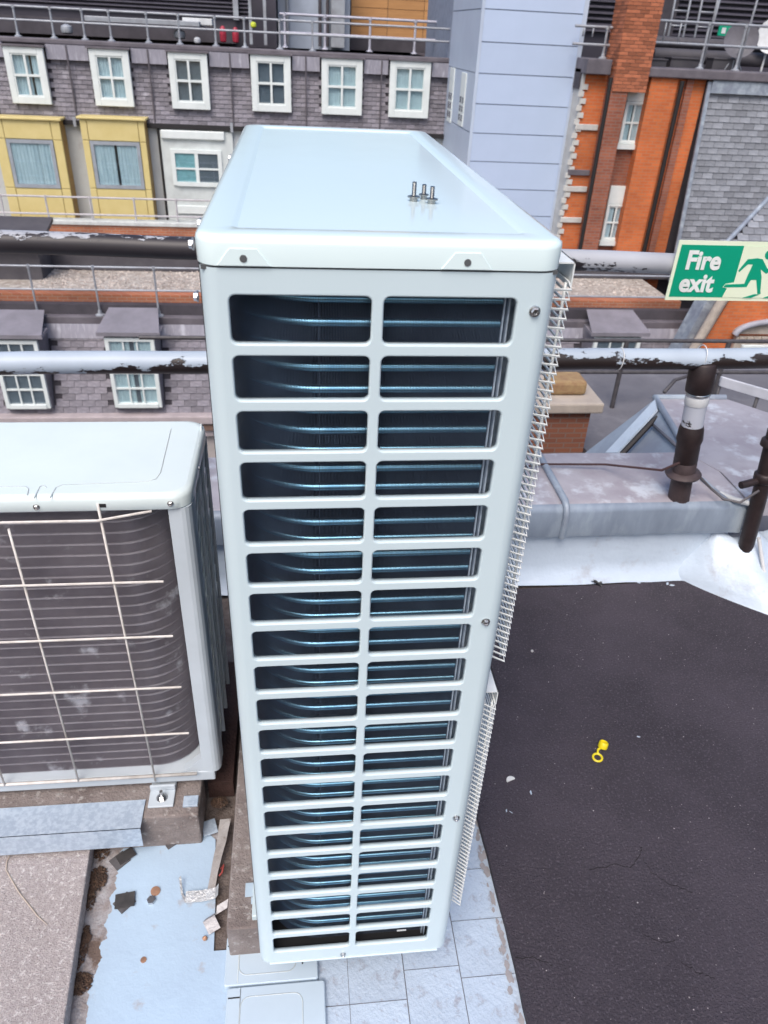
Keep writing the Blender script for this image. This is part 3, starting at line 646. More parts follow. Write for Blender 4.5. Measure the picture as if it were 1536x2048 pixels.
# wire guard
g = MB().tube([oy(195, 1008, .421), oy(311, 1562, .421)], .0025, 6).build('wire_guard', WIREO, ol)
xa = [oy(195,1008,.421).x, oy(15,1050,.421).x]; dx = xa[0]-xa[1]
for k in (1, 2, 3):
    x = xa[0]-dx*k; adopt(MB().tube([(x, .421, .735), (x, .421, .034)], .0025, 6).build('guard_rod', WIREO), g)
for (xa_, ya_, bend) in ((302, 1028, 1), (327, 1163, 0), (346, 1272, 0), (363, 1374, 0), (378, 1466, 0)):
    e = oy(xa_, ya_, .4165); z = e.z-(.012 if bend else 0)
    P = [(X0, .4165, z), (e.x-.095, .4165, z), (e.x, .4165+.01*bend, e.z)]
    adopt(MB().tube(P, .0025, 6).build('guard_rod', WIREO), g)
for px_ in ((73, 1014), (341, 1007)):
    p = oy(*px_, Y0-.002); bolt_head('screw', (p.x, Y0-.002, p.z), (0, -1, 0), .0045, ol)
d = ray(395, 935); pp = CAM+d*((X1-CAM.x)/d.x); bolt_head('screw', (X1, pp.y, pp.z), (1, 0, 0), .0045, ol)
p = oy(199, 1011, Y0-.002); MB().box(p.x, p.x+.011, Y0-.0035, Y0-.001, p.z-.0035, p.z+.0035).build('clip_slot', BLACKP, ol)
# foot plate with its bolt
f0 = oz(325, 1598, -.020)
MB().box(f0.x-.030, f0.x+.028, .375, .46, -.020, -.014).build('foot', OLDG, ol, .002)
MB().box(f0.x-.030, f0.x+.028, .418, .424, -.014, .002).build('foot_upright', OLDG, ol, .002)
fb = MB(); fc = Vector((f0.x, .398, -.014)); fb.lathe([(.013, 0), (.013, .0018)], fc, (0, 0, 1), 16); fb.lathe([(.0085, .0018), (.0085, .009), (.007, .0098)], fc, (0, 0, 1), 6, False); fb.lathe([(.004, .009), (.004, .024)], fc, (0, 0, 1), 10); fb.build('foot_bolt', STEEL, ol)
# concrete bar, galvanised strip
tag(MB().box(-1.2, -.335, .352, .47, ZR+.001, -.021).build('concrete_bar', CONC2, None, .005), 'rough concrete bar carrying the older unit', 'block')
tag(MB().box(-.330, -.268, .48, .90, ZR+.001, -.075).build('brick_rubble', mat('rust_dirt', (.07, .035, .03), .95, ns=30, bump=.8)), 'rusty dark rubble in the gap between the two units', 'rubble')
b = MB(); xg = oz(288, 1620, -.02).x
b.prism([(-1.2, .322, -.0185), (xg, .322, -.0185), (xg, .398, -.0185), (-1.2, .398, -.0185)], (0, 0, .0022)); b.prism([(-1.2, .322, -.0163), (xg, .322, -.0163), (xg, .318, -.075), (-1.2, .318, -.075)], (0, .002, 0))
tag(b.build('galvanised_channel', GALV), 'spangled galvanised steel channel along the concrete bar', 'channel')
b = MB(); b.box(-.372, -.338, .372, .40, -.0205, -.014); 
tag(b.build('steel_offcut', GALV, None, .001), 'short pale steel offcut on the concrete bar end', 'offcut')
# big concrete slab, with its dark edge
s0 = oz(186, 1664, ZR+.045); s1 = oz(128, 2048, ZR+.045)
k = (s1.x-s0.x)/(s1.y-s0.y)
sl0 = tag(MB().prism([(s0.x, s0.y-.004, ZR+.004), (s0.x+k*(-.6), s0.y-.6, ZR+.004), (-1.4, -.3, ZR+.004), (-1.4, s0.y-.03, ZR+.004)], (0, 0, .042)).build('concrete_slab', CONC, None, .003), 'pitted concrete paving slab in front of the older unit', 'slab')
tw = [oz(x, y, ZR+.048) for x, y in ((25,1702),(14,1722),(12,1740),(28,1768),(38,1785),(75,1832),(95,1850))]
tag(MB().tube(tw, [.0008]+[.0013]*5+[.0006], 5).build('twig', mat('pale_straw', (.55,.46,.38), .8)), 'thin pale bent straw on the concrete slab', 'twig')
# ================================================================== LITTER ON THE ROOF
ZS = ZR+.0040
RUB = mat('black_rubber', (.035, .033, .034), .7, c2=(.06, .055, .055), ns=40)
RUBG = mat('grey_rubber', (.12, .115, .12), .75, c2=(.08, .075, .08), ns=40)
def plate(name, px_, z, w, d, ang, th, M, label, cat, group=None, hole=False):
    p = oz(*px_, z); ca, sa = math.cos(ang), math.sin(ang); ex = Vector((ca, sa, 0)); ey = Vector((-sa, ca, 0))
    b = MB(); b.cbox(p+Vector((0,0,th/2)), ex, ey, (0,0,1), w/2, d/2, th/2)
    o = b.build(name, M, None, .0006)
    return tag(o, label, cat, group)
plate('rubber_pad', (240,1722), ZS, .036, .034, .75, .003, RUBG, 'grey rubber pad half under a darker pad by the moss', 'pad', 'rubber pads on the silver roof')
plate('rubber_pad', (252,1712), ZS+.0032, .040, .026, .62, .003, RUB, 'dark rubber pad lying across a grey pad by the moss', 'pad', 'rubber pads on the silver roof')
plate('rubber_pad', (342,1683), ZS, .031, .031, .62, .004, RUBG, 'square grey rubber pad with dark centre below the foot bolt', 'pad', 'rubber pads on the silver roof')
plate('pad_inlay', (342,1682), ZS+.0042, .014, .012, .62, .0012, RUB, 'dark inlay on the square grey pad', 'pad')
plate('rubber_pad', (249,1806), ZS, .037, .034, .78, .003, RUBG, 'grey rubber pad showing beneath a black pad beside the nut', 'pad', 'rubber pads on the silver roof')
plate('rubber_pad', (250,1801), ZS+.0032, .042, .033, .12, .0032, RUB, 'black rubber pad on top of a turned grey pad beside the nut', 'pad', 'rubber pads on the silver roof')
BRASS = mat('tarnished_copper', (.55, .30, .18), .45, .6, c2=(.40, .24, .17), ns=90)
p = oz(303, 1802, ZS); b = MB(); prof = [(.0055,0),(.0095,0),(.0095,.007),(.0055,.007),(.0055,0)]; b.lathe(prof[:4], p, (0,0,1), 6, False)
tag(b.build('nut', STEEL), 'bright steel nut beside the coppery washer', 'nut')
p = oz(311, 1783, ZS); b = MB(); b.lathe([(.0105,0),(.0105,.003),(.004,.0035)], p, (.1,-.15,1), 14)
tag(b.build('washer', BRASS), 'tarnished coppery washer beside the steel nut', 'washer')
p = oz(287, 1920, ZS); b = MB(); b.lathe([(.0062,0),(.0062,.0016),(.0035,.002)], p, (0,0,1), 12)
tag(b.build('washer', BRASS), 'small reddish disc alone on the silver roof', 'washer')
p = oz(409, 1879, ZS); b = MB(); b.lathe([(.004,0),(.006,.004),(.003,.008),(.001,.010)], p, (.3,.2,1), 7, False)
tag(b.build('copper_fragment', BRASS), 'orange fragment at the foot of the crumpled strap', 'fragment')
# crumpled aluminium strap
ALU = mat('crumpled_aluminium', (.72,.74,.74), .35, .6, c2=(.5,.5,.5), ns=60, bump=.3, bs=120)
P = [oz(358,1756,ZS+.018), oz(362,1790,ZS+.006), oz(370,1806,ZS+.004), oz(402,1804,ZS+.006), oz(430,1798,ZS+.010), oz(436,1790,ZS+.02)]
b = MB()
for i in range(len(P)-1):
    a, c = P[i], P[i+1]; h = Vector((0,.024,.004)) if i > 1 else Vector((.004,.004,.0))
    b.prism([a, c, c+h, a+h], (0,0,.0014))
tag(b.build('aluminium_strap', ALU), 'crumpled aluminium strap lying on the silver roof', 'strap')
P = [oz(434,1812,ZS+.02), oz(432,1830,ZS+.012), oz(412,1838,ZS+.008), oz(406,1845,ZS+.012), oz(418,1870,ZS+.003)]
b = MB()
for i in range(len(P)-1):
    a, c = P[i], P[i+1]; h = Vector((.024,.010,.006)); b.prism([a, c, c+h, a+h], (0,0,.0014))
tag(b.build('metal_strip', mat('dull_lead', (.40,.39,.40), .5, .4, c2=(.28,.27,.28), ns=30, bump=.3, bs=80)), 'twisted dull metal strip below the aluminium strap', 'strip')
# lead apron peeling up along the gap
LS = mat('dirty_lead', (.44,.42,.41), .6, .2, c2=(.32,.29,.27), ns=18, c3=(.22,.18,.16), n3=30, lo3=.6, hi3=.7, bump=.3, bs=60)
b = MB(); A = [oz(x, y, ZS+.006+.02*k/5) for k, (x, y) in enumerate(((412,1795),(420,1755),(427,1715),(433,1690),(437,1660),(440,1640)))]
Bq = [oz(x, y, ZS+.010+.03*k/5) for k, (x, y) in enumerate(((430,1780),(436,1745),(446,1705),(452,1685),(458,1655),(462,1638)))]
for i in range(5): b.prism([A[i], Bq[i], Bq[i+1], A[i+1]], (0,0,.002))
tag(b.build('lead_apron', LS), 'narrow dirty lead apron curling up along the gap beside the concrete block', 'flashing')
plate('metal_plate', (419,1655), ZS+.010, .034, .040, .3, .0016, GALV, 'small square steel plate by the end of the concrete bar', 'plate')
b = MB(); P = [oz(441,1738,ZS+.01), oz(447,1730,ZS+.014), oz(444,1745,ZS+.012), oz(438,1752,ZS+.01)]; b.tube(P, .0022, 6)
tag(b.build('wire_scrap', mat('red_plastic', (.35,.06,.05), .5)), 'red scrap of wire in the dark gap', 'scrap')
# two folded white panels under the near end of the unit
PW = mat('discarded_panel_enamel', (.53,.635,.72), .4, c2=(.49,.59,.67), ns=5, c3=(.46,.42,.38), n3=20, lo3=.68, hi3=.8, coat=.2)
def floor_panel(px_, z, w, d, label):
    p = oz(*px_, z); x0, x1, y0, y1 = p.x, p.x+w, p.y-d, p.y
    t = thing('sheet_panel', ((x0+x1)/2, (y0+y1)/2, z), label, 'panel', 'loose white panels under the tall unit')
    lps = []
    for off, zz in ((0, z), (0, z+.008), (-.002, z+.010)): lps.append([Vector((x, y, zz)) for x, y in rrect(x0-off, x1+off, y0-off, y1+off, .004, 3)])
    MB().loft(lps, True, True, False).build('sheet', PW, t)
    lp = [Vector((x, y, z+.0102)) for x, y in rrect(x0+.028, x1-.045, y0+.018, y1-.02, .018, 4)]; lp.append(lp[0])
    MB().tube(lp, .0011, 5, False).build('embossed_line', GRV, t)
    MB().tube([(x0+.027,y0+.003,z+.0102),(x0+.027,y1-.003,z+.0102)], .0009, 5).build('embossed_line', GRV, t)
    MB().box(x0+.003, x0+.026, y1-.021, y1-.0185, z+.0095, z+.0107).build('slit', BLACKP, t)
    MB().box(x1-.033, x1-.030, y0+.03, y0+.065, z+.0095, z+.0108).build('slit', BLACKP, t)
    b = MB(); b.lathe([(.012,0),(.010,.004),(.0,.006)], (x1-.036, y0+.048, z+.0095), (0,0,1), 12); b.build('louvre_bump', PW, t)
floor_panel((455,1879), ZS+.001, .190, .098, 'loose white sheet panel pushed half under the tall unit')
floor_panel((455,1981), ZS+.001, .196, .16, 'loose white sheet panel butted against another one, clear of the tall unit')
# ---------------------------------------------------------------- on the asphalt
YEL = mat('yellow_plastic', (.80,.66,.02), .35, c2=(.74,.58,.01), ns=60)
p = oz(1204,1497,ZA); yc = thing('pipe_cap', p, 'small yellow plastic cap with an attached ring on the asphalt', 'cap')
b = MB(); b.lathe([(.0125,0),(.0135,.002),(.0125,.016),(.0105,.018),(.0100,.006),(.0005,.005)], p+Vector((0,0,.004)), (.25,.35,1), 20); b.build('cup', YEL, yc)
p = oz(1195,1515,ZA+.003); P = [p+Vector((.0125*math.cos(k*.3927), .0115*math.sin(k*.3927), .0015*math.sin(k*.39))) for k in range(17)]
b = MB(); b.tube(P, .0030, 6, False); b.build('ring', YEL, yc)
MB().tube([p+Vector((.004,.011,.001)), p+Vector((.008,.022,.004)), oz(1204,1497,ZA)+Vector((0,0,.006))], .0032, 6).build('strap', YEL, yc)
p = oz(1022,1562,ZA+.001); b = MB(); P = [p+Vector((.0125*math.cos(R_(a)+.35), .0125*math.sin(R_(a)+.35), 0)) for a in range(0, 181, 20)]; b.prism(P, (0,0,.005))
tag(b.build('white_cap', mat('white_cap_plastic', (.8,.8,.78), .45), None, .001), 'white half round plastic piece on the asphalt near the guard', 'cap')
rr = random.Random(11)
b = MB(); p = oz(1064,1303,ZA); b.lathe([(.004,0),(.0048,.003),(.003,.006),(.0005,.007)], p, (0,0,1), 8)
tag(b.build('pebble', mat('pale_stone', (.55,.53,.52), .8, ns=60)), 'single pale pebble on the asphalt near the tall unit', 'pebble')
gb = MB()
for i in range(420):
    x, y = rr.uniform(.36, 1.6), rr.uniform(-.25, 1.28); s = rr.uniform(.0006, .0019)
    P = [Vector((x+s*rr.uniform(.6,1.4)*math.cos(k*1.57+.3), y+s*rr.uniform(.6,1.4)*math.sin(k*1.57+.3), ZA)) for k in range(4)]
    gb.add(P+[Vector((x, y, ZA+s))], [(0,1,4),(1,2,4),(2,3,4),(3,0,4)])
o = stuff(gb.build('grit', mat('pale_grit', (.42,.39,.39), .9, rnd=.5))); o['label'] = 'pale grit scattered over the black asphalt'; o['category'] = 'grit'
for i, (px_, n) in enumerate((((1335,1168), 2), ((1278,1166), 1), ((1013,1622), 2), ((1062,1586), 1), ((1277,1474), 1))):
    b = MB()
    for k in range(n):
        p = oz(px_[0]+k*9, px_[1]+k*3, ZA+.001); a = rr.uniform(0, 3); L = (.010, .007, .005, .008, .005)[i]
        b.prism([p+Vector((L*math.cos(a), L*math.sin(a), 0)), p+Vector((-L*.3, L*.5, 0)), p+Vector((-L*math.cos(a), -L*.8*math.sin(a), 0)), p+Vector((L*.2, -L*.4, 0))], (0, 0, .002))
    tag(b.build('paint_flake', MEMB), ('pair of white flakes on the asphalt below the parapet corner', 'single white flake on the asphalt below the parapet', 'two tiny pale flakes on the asphalt below the white cap', 'thin pale flake beside the white half round piece', 'tiny pale flake above the yellow cap')[i], 'flake')
b = MB()
for a in range(7):
    p = oz(1197,1168,ZA+.006); q = p+Vector((rr.uniform(-.022,.022), rr.uniform(-.02,.02), rr.uniform(-.004,.012))); b.tube([p, p.lerp(q,.5)+Vector((0,0,.004)), q], [.005,.0035,.001], 5)
tag(b.build('tar_scrap', BLACKP), 'black spiky scrap of tar on the asphalt under the parapet', 'scrap')
b = MB(); p = oz(1362,1142,ZA+.01); b.lathe([(.004,-.012),(.014,-.008),(.016,.002),(.010,.010),(.002,.013)], p, (.2,.1,1), 10)
tag(b.build('fungus', mat('rust_foam', (.30,.13,.06), .8, ns=50, bump=.5)), 'rust brown lump in the parapet corner', 'lump')
b = MB(); p = oz(1350,1134,ZA+.02); b.cbox(p, (1,0,.1), (0,1,0), (-.1,0,1), .012, .005, .004)
tag(b.build('yellow_tag', YEL), 'tiny yellow tag beside the rust brown lump', 'tag')

# ---------------------------------------------------------------- beyond the parapet: thin railing, chimney stub, bar, tray
ZL = -.5
tr_ = thing('thin_railing', oz(1240,815,ZL), 'thin dark railing on the lower asphalt roof beyond the parapet', 'railing')
yq = oz(1240,815,ZL).y
zA, zB = oy(1240,744,yq).z, oy(1240,681,yq).z
DK = mat('dark_rail_paint', (.05,.045,.05), .5, c2=(.08,.075,.08), ns=20)
MB().tube([(-1, yq, zA), (7, yq, zA)], .014, 8).build('lower_rail', DK, tr_)
MB().tube([(-1, yq, zB), (7, yq, zB)], .013, 8).build('top_rail', DK, tr_)
for px_ in (1240, 1440):
    x = oy(px_, 744, yq).x; MB().tube([(x, yq, ZL), (x, yq, zB)], .016, 8).build('post', DK, tr_)
MB().tube([oy(1400,745,yq)+Vector((0,0,.0)), oy(1350,760,yq-.1), oy(1328,785,yq-.15)], .012, 6).build('stay', DK, tr_)
BR = brick_mat('orange_brick', (.66,.175,.05), (.56,.135,.04), (.48,.21,.11))
BRD = brick_mat('dark_brick', (.36,.12,.065), (.27,.085,.05), (.26,.17,.14))
STONE = mat('stone', (.46,.40,.34), .85, c2=(.34,.29,.25), ns=5, bump=.3, bs=30)
BRS = brick_mat('small_brick', (.30,.11,.06), (.24,.085,.05), (.24,.16,.13), .4)
ch = thing('brick_pier', oz(1128,905,ZL), 'short brick pier with a stained stone cap behind the guard', 'pier')
p = oz(1120,905,ZL+.1); MB().box(p.x-.22, p.x+.12, p.y-.02, p.y+.3, ZL, ZL+.36).build('pier', BRS, ch)
MB().box(p.x-.26, p.x+.17, p.y-.06, p.y+.34, ZL+.361, ZL+.42).build('cap', STONE, ch, .01)
MB().box(p.x-.1, p.x+.10, p.y+.04, p.y+.2, ZL+.421, ZL+.50).build('pot_base', mat('terracotta', (.36,.25,.12), .9, c2=(.26,.15,.08), ns=20), ch, .02)
a = oz(1140,868,ZL+.15); c = oz(1195,915,ZL+.1)
ib = thing('iron_bar', c, 'slanting black iron bar with a knob on the lower roof', 'bar')
MB().tube([a, c+Vector((0,-.05,-.05))], .014, 8).build('bar', DIRON, ib); MB().lathe([(.012,-.02),(.03,-.01),(.034,.006),(.018,.02)], a, (c-a), 10).build('knob', DIRON, ib)
a = oy(1440,762,3.2); c = oy(1560,797,2.9)
ct = thing('cable_tray', oz(1440,800,ZL), 'white slanting cable tray on short legs beyond the lead roof', 'tray')
dirv = (c-a).normalized(); MB().cbox(a.lerp(c,.5), dirv, Vector((0,0,1)), Vector((0,1,0)), (c-a).length/2, .030, .012).build('tray', mat('white_tray', (.62,.63,.68), .5), ct, .004)
for f_ in (.05, .7): q = a.lerp(c, f_); MB().tube([(q.x, q.y+.02, q.z), (q.x, q.y+.02, ZL)], .012, 6).build('leg', DK, ct)
# ================================================================== BUILDINGS ACROSS THE COURT
GLASS = glass_mat('window_glass')
WFR = mat('white_window_frame', (.74,.79,.78), .5, c2=(.66,.71,.70), ns=3)
CURT = mat('pale_curtain', (.86,.89,.91), .9, c2=(.66,.72,.76), ns=2, stretch=(14, 1, .6), lo=.42, hi=.58)
CURW = mat('white_net_curtain', (.84,.87,.87), .9, c2=(.70,.74,.75), ns=2, stretch=(12, 1, .5))
BLIND = mat('grey_blind', (.25,.255,.29), .8, c2=(.21,.215,.245), ns=3)
TEAL = mat('teal_blind', (.45,.72,.74), .8)
ROOM = mat('dark_room', (.02,.02,.025), .9)
SLATE = mat('slate', (.235,.22,.25), .75, c2=(.155,.145,.17), ns=7, c3=(.34,.33,.37), n3=2.2, lo3=.56, hi3=.72, rnd=.26, bump=.3, bs=40)
SLATEP = mat('pale_slate', (.255,.27,.30), .7, c2=(.18,.19,.215), ns=5, c3=(.36,.38,.42), n3=1.8, lo3=.52, hi3=.7, rnd=.24, bump=.3, bs=40)
GAPM = mat('slate_shadow_gap', (.05,.045,.055), .9)
RAILM = mat('galvanised_rail', (.40,.43,.47), .5, .3, c2=(.30,.31,.34), ns=3)
DKR = mat('dark_roof_felt', (.05,.045,.055), .8, c2=(.08,.072,.085), ns=1.5)
GUT = mat('gutter_lead', (.16,.145,.165), .7, c2=(.10,.09,.105), ns=2)

def slates(parent, M, O, u, v, W, H, w, h, skip=None, limit=300, key=None, board=True):
    """courses of lapped slates on the plane O + a*u + b*v (v points up the slope)"""
    u = Vector(u).normalized(); v = Vector(v).normalized(); n = u.cross(v); n = -n if n.y > 0 else n
    pos = []
    nr = int(H/h)
    for j in range(nr):
        x = -(w/2 if j % 2 else 0)
        while x < W:
            a, b2 = max(x, 0), min(x+w, W)
            if b2-a > .3*w and not (skip and skip((a+b2)/2, (j+.5)*h)): pos.append((a, b2, j*h))
            x += w
    base = MB(); hw, hh = w/2-.004, h*.60
    base.add([(-hw,-hh,.006),(hw,-hh,.006),(hw,hh,-.020),(-hw,hh,-.020),(-hw,-hh+.004,-.03),(hw,-hh+.004,-.03)], [(0,1,2,3),(0,4,5,1),(0,3,4),(1,5,2)])
    me = base.mesh('slate', M); rest = MB()
    R4 = Matrix((u, v, n)).transposed().to_4x4()
    def cen(p): return Vector(O)+u*((p[0]+p[1])/2)+v*(p[2]+h*.55)+n*.026
    pos.sort(key=(lambda p: key(cen(p))) if key else (lambda p: (cen(p)-CAM).length))
    for i, p in enumerate(pos):
        c = cen(p); T = Matrix.Translation(c) @ R4 @ Matrix.Rotation(random.uniform(-.012,.012), 4, 'Z') @ Matrix.Diagonal((( p[1]-p[0])/w, 1, 1, 1))
        if i < limit: piece('slate', me, T, parent)
        else: rest.add([T @ Vector(q) for q in base.v], base.f)
    if rest.v: adopt(stuff(rest.build('slates', M)), parent)
    # boarding behind
    if not board: return
    W_, H_ = u*W, v*nr*h; o = Vector(O)
    adopt(MB().prism([o, o+W_, o+W_+H_, o+H_], -n*.05).build('boarding', GAPM), parent)

def wave(x0, x1, Y, z0, z1, per=.09, amp=.018):
    b = MB(); n = max(8, int((x1-x0)/per*4)); V = []
    for i in range(n+1):
        x = x0+(x1-x0)*i/n; y = Y+amp*math.sin(x/per*6.28)+amp*.5*math.sin(x*23); V += [(x, y, z0), (x, y, z1)]
    return b.add(V, [(2*i, 2*i+2, 2*i+3, 2*i+1) for i in range(n)], True)

def window(parent, x0, x1, z0, z1, Y, nx, nz, fr=.09, bar=.035, inner='curtain', proud=.07, M=None, gap=None, sash=.03, tint=None):
    """frame proud of the wall, panes each on their own, fabric or dark room behind; returns the frame"""
    M = M or WFR
    b = MB(); y0, y1 = Y-proud, Y-.004
    b.box(x0, x0+fr, y0, y1, z0, z1); b.box(x1-fr, x1, y0, y1, z0, z1); b.box(x0+fr, x1-fr, y0, y1, z1-fr, z1); b.box(x0+fr, x1-fr, y0, y1, z0, z0+fr*1.1)
    f = b.build('window', M, parent, .008, 1)
    a0, a1, c0, c1 = x0+fr, x1-fr, z0+fr*1.1, z1-fr
    g = MB()
    for i in range(1, nx):
        x = a0+(a1-a0)*i/nx; g.box(x-bar/2, x+bar/2, y0+.018, y1-.03, c0, c1)
    for j in range(1, nz):
        z = c0+(c1-c0)*j/nz; g.box(a0, a1, y0+.015, y1-.033, z-bar/2, z+bar/2)
    s = sash
    g.box(a0, a0+s, y0+.02, y1-.028, c0, c1); g.box(a1-s, a1, y0+.02, y1-.028, c0, c1); g.box(a0+s, a1-s, y0+.02, y1-.028, c1-s, c1); g.box(a0+s, a1-s, y0+.02, y1-.028, c0, c0+s)
    if g.v: adopt(g.build('glazing_bars', M), f)
    ex = [a0+s]+[a0+(a1-a0)*i/nx for i in range(1, nx)]+[a1-s]; ez = [c0+s]+[c0+(c1-c0)*j/nz for j in range(1, nz)]+[c1-s]
    yp = y1-.032
    for i in range(nx):
        for j in range(nz):
            l, r_, bt, tp = ex[i]+(bar/2 if i else 0), ex[i+1]-(bar/2 if i < nx-1 else 0), ez[j]+(bar/2 if j else 0), ez[j+1]-(bar/2 if j < nz-1 else 0)
            adopt(MB().box(l, r_, yp, yp+.004, bt, tp).build('pane', GLASS), f)
    adopt(MB().box(a0, a1, y1-.003, y1-.001, c0, c1).build('room', ROOM), f)
    if inner in ('curtain', 'net'):
        Mi = CURT if inner == 'curtain' else CURW
        xs = [(a0, a1)] if not gap else [(a0, a0+(a1-a0)*gap[0]), (a0+(a1-a0)*gap[1], a1)]
        for l, r_ in xs: adopt(wave(l, r_, y1-.017, c0, c1, .07, .006).build('curtain', Mi), f)
    elif inner == 'blind': adopt(MB().box(a0, a1, y1-.02, y1-.016, c0, c1).build('blind', BLIND), f)
    return f

def rrange(lm, rm, tm, bm_, Y):
    return oy(*lm, Y).x, oy(*rm, Y).x, oy(*bm_, Y).z, oy(*tm, Y).z

def railing(name, loc, label, pts_list, zb, heights, posts, r=.024, M=RAILM, group=None, base=True):
    t = thing(name, loc, label, 'railing', group)
    for h in heights: MB().tube([Vector((p[0], p[1], zb+h)) for p in pts_list], r, 8).build('rail', M, t)
    for (x, y) in posts:
        b = MB().tube([(x, y, zb), (x, y, zb+heights[0])], r, 8)
        b.lathe([(r*1.6, heights[0]-.05), (r*1.6, heights[0]+.03)], (x, y, zb), (0,0,1), 8)
        if base: b.lathe([(.11, 0), (.11, .02), (.05, .05), (.04, .12)], (x, y, zb), (0,0,1), 10)
        b.build('post', M, t)
    return t

# ---------------------------------------------------------------- terrace wing: lower mansard with dormers, gravel roof
D1 = 17.
tb_ = thing('terrace_wing', (0, D1, -20), 'lower wing with slated mansard, dormers and a gravel roof across the court', 'building')
zg = oy(200, 632, D1).z                              # gutter top
zc = oy(200, 826, D1-.75).z                          # cornice
XE = oy(1390, 640, D1).x
WALLB = mat('render_wall', (.42,.38,.37), .85, c2=(.34,.31,.30), ns=2)
MB().box(-16, XE+2, D1-.62, D1+7.5, -20, zc-.1).build('wall', WALLB, tb_)
MB().box(-16, XE, D1+.02, D1+7.5, zc-.1, zg-.2).build('inner_wall', WALLB, tb_)
MB().box(-16, XE+2, D1-.98, D1-.6, zc-.22, zc).build('cornice', mat('pinkish_stone', (.46,.40,.41), .8, ns=3), tb_, .03)
MB().box(-16, XE+2, D1-.80, D1-.62, zc-.62, zc-.222).build('frieze', mat('pinkish_stone', (0,0,0)), tb_)
dm = MB().box(-.14, .14, 0, .1, -.075, .075).mesh('dentil', mat('dentil_brown', (.22,.14,.11), .9))
x = -7.5
while x < 0: piece('dentil', dm, Matrix.Translation((x, D1-.905, zc-.34)), tb_); x += .58
zr = zg-.16
vsl = Vector((0, .72, zr-zc)); HS = vsl.length
dorm = []
for lm, rm, tp, bt in (((22,742),(90,742),(30,677),(60,812)), ((222,745),(318,745),(262,672),(278,810)), ((1172,745),(1262,745),(1225,672),(1205,790))):
    x0, x1, z0, z1 = rrange(lm, rm, tp, bt, D1-.75); 
    if x1-x0 < .95: x0 = x1-1.0
    dorm.append((x0, x1, max(z0, zc+.06), z1))
def skipd(a, b):
    X = -9+a; Z = zc+b*(zr-zc)/HS
    return any(d[0]-.12 < X < d[1]+.12 and Z > d[2]-.1 for d in dorm)
slates(tb_, SLATE, (-9, D1-.72, zc), (1,0,0), vsl, XE+9, HS, .30, .155, skipd, 300, key=lambda c: 0 if (-6.2 < c.x < -.8 or 4.3 < c.x < 8.5) else 1)
for i, (x0, x1, z0, z1) in enumerate(dorm):
    Yd = D1-.80
    dr = MB().box(x0-.02, x1+.02, Yd, D1+.1, z0-.08, z1+.06).build('dormer', mat('dormer_lead', (.20,.19,.215), .7, c2=(.15,.14,.16), ns=4), tb_)
    rf = MB(); rf.prism([(x0-.14, Yd-.16, z1+.062), (x1+.16, Yd-.16, z1+.062), (x1+.16, Yd-.16, z1+.13), (x0-.14, Yd-.16, z1+.13)], (0,.5,.02))
    rf.prism([(x0-.14, Yd-.16, z1+.131), (x1+.16, Yd-.16, z1+.131), (x1+.02, D1+.0, z1+.40), (x0+.0, D1+.0, z1+.40)], (0,0,.02))
    adopt(rf.build('dormer_roof', mat('dormer_roof_lead', (.26,.245,.28), .6, .1, c2=(.2,.19,.215), ns=2)), dr)
    for j in range(3): 
        pass
    # sash window built straight on the dormer face (frame, bars, panes all under the dormer)
    b = MB(); fr = .085; y0, y1 = Yd-.09, Yd-.003
    b.box(x0, x0+fr, y0, y1, z0, z1); b.box(x1-fr, x1, y0, y1, z0, z1); b.box(x0+fr, x1-fr, y0, y1, z1-fr, z1); b.box(x0+fr, x1-fr, y0-.03, y1, z0, z0+.09)
    for k in (1, 2): xx = x0+fr+(x1-x0-2*fr)*k/3; b.box(xx-.018, xx+.018, y0+.02, y1-.03, z0+.09, z1-fr)
    for k in (1, 2, 3): zz = z0+.09+(z1-z0-.09-fr)*k/4; b.box(x0+fr, x1-fr, y0+.016, y1-.034, zz-.02, zz+.02)
    adopt(b.build('window_frame', WFR), dr)
    for a in range(3):
        for c in range(4):
            l = x0+fr+(x1-x0-2*fr)*a/3; bt_ = z0+.09+(z1-z0-.09-fr)*c/4
            adopt(MB().box(l+.018, l+(x1-x0-2*fr)/3-.018, y1-.030, y1-.026, bt_+.02, bt_+(z1-z0-.09-fr)/4-.02).build('pane', GLASS), dr)
    if i == 1:
        adopt(wave(x0+fr, x0+fr+.44, y1-.014, z0+.09, z1-fr, .07, .004).build('curtain', CURW), dr); adopt(wave(x0+fr+.54, x1-fr, y1-.014, z0+.09, z1-fr, .07, .004).build('curtain', CURW), dr)
    else: adopt(MB().box(x0+fr, x1-fr, y1-.016, y1-.012, z0+.09, z1-fr).build('blind', BLIND), dr)
MB().box(-16, XE, D1-.06, D1+.14, zr-.02, zg).build('gutter', GUT, tb_, .02)
MB().prism([(-9, D1-.13, zr-.34), (XE, D1-.13, zr-.34), (XE, D1-.03, zr-.02), (-9, D1-.03, zr-.02)], (0,-.03,.01)).build('lead_band', mat('pale_lead_band', (.34,.335,.39), .6, .1, c2=(.22,.21,.25), ns=2, stretch=(3,1,.6), c3=(.46,.46,.52), n3=2, lo3=.52, hi3=.65), tb_)
zp0 = oy(200, 605, D1+.3).z; 
MB().box(-16, XE, D1+.15, D1+.35, zr, zp0).build('dark_kerb', DKR, tb_)
zp1 = oy(200, 583, D1+.6).z
BRO = brick_mat('terracotta_brick', (.46,.17,.085), (.38,.13,.07), (.40,.27,.2))
MB().box(-16, XE-.3, D1+.36, D1+.72, zr, zp1).build('brick_parapet', BRO, tb_)
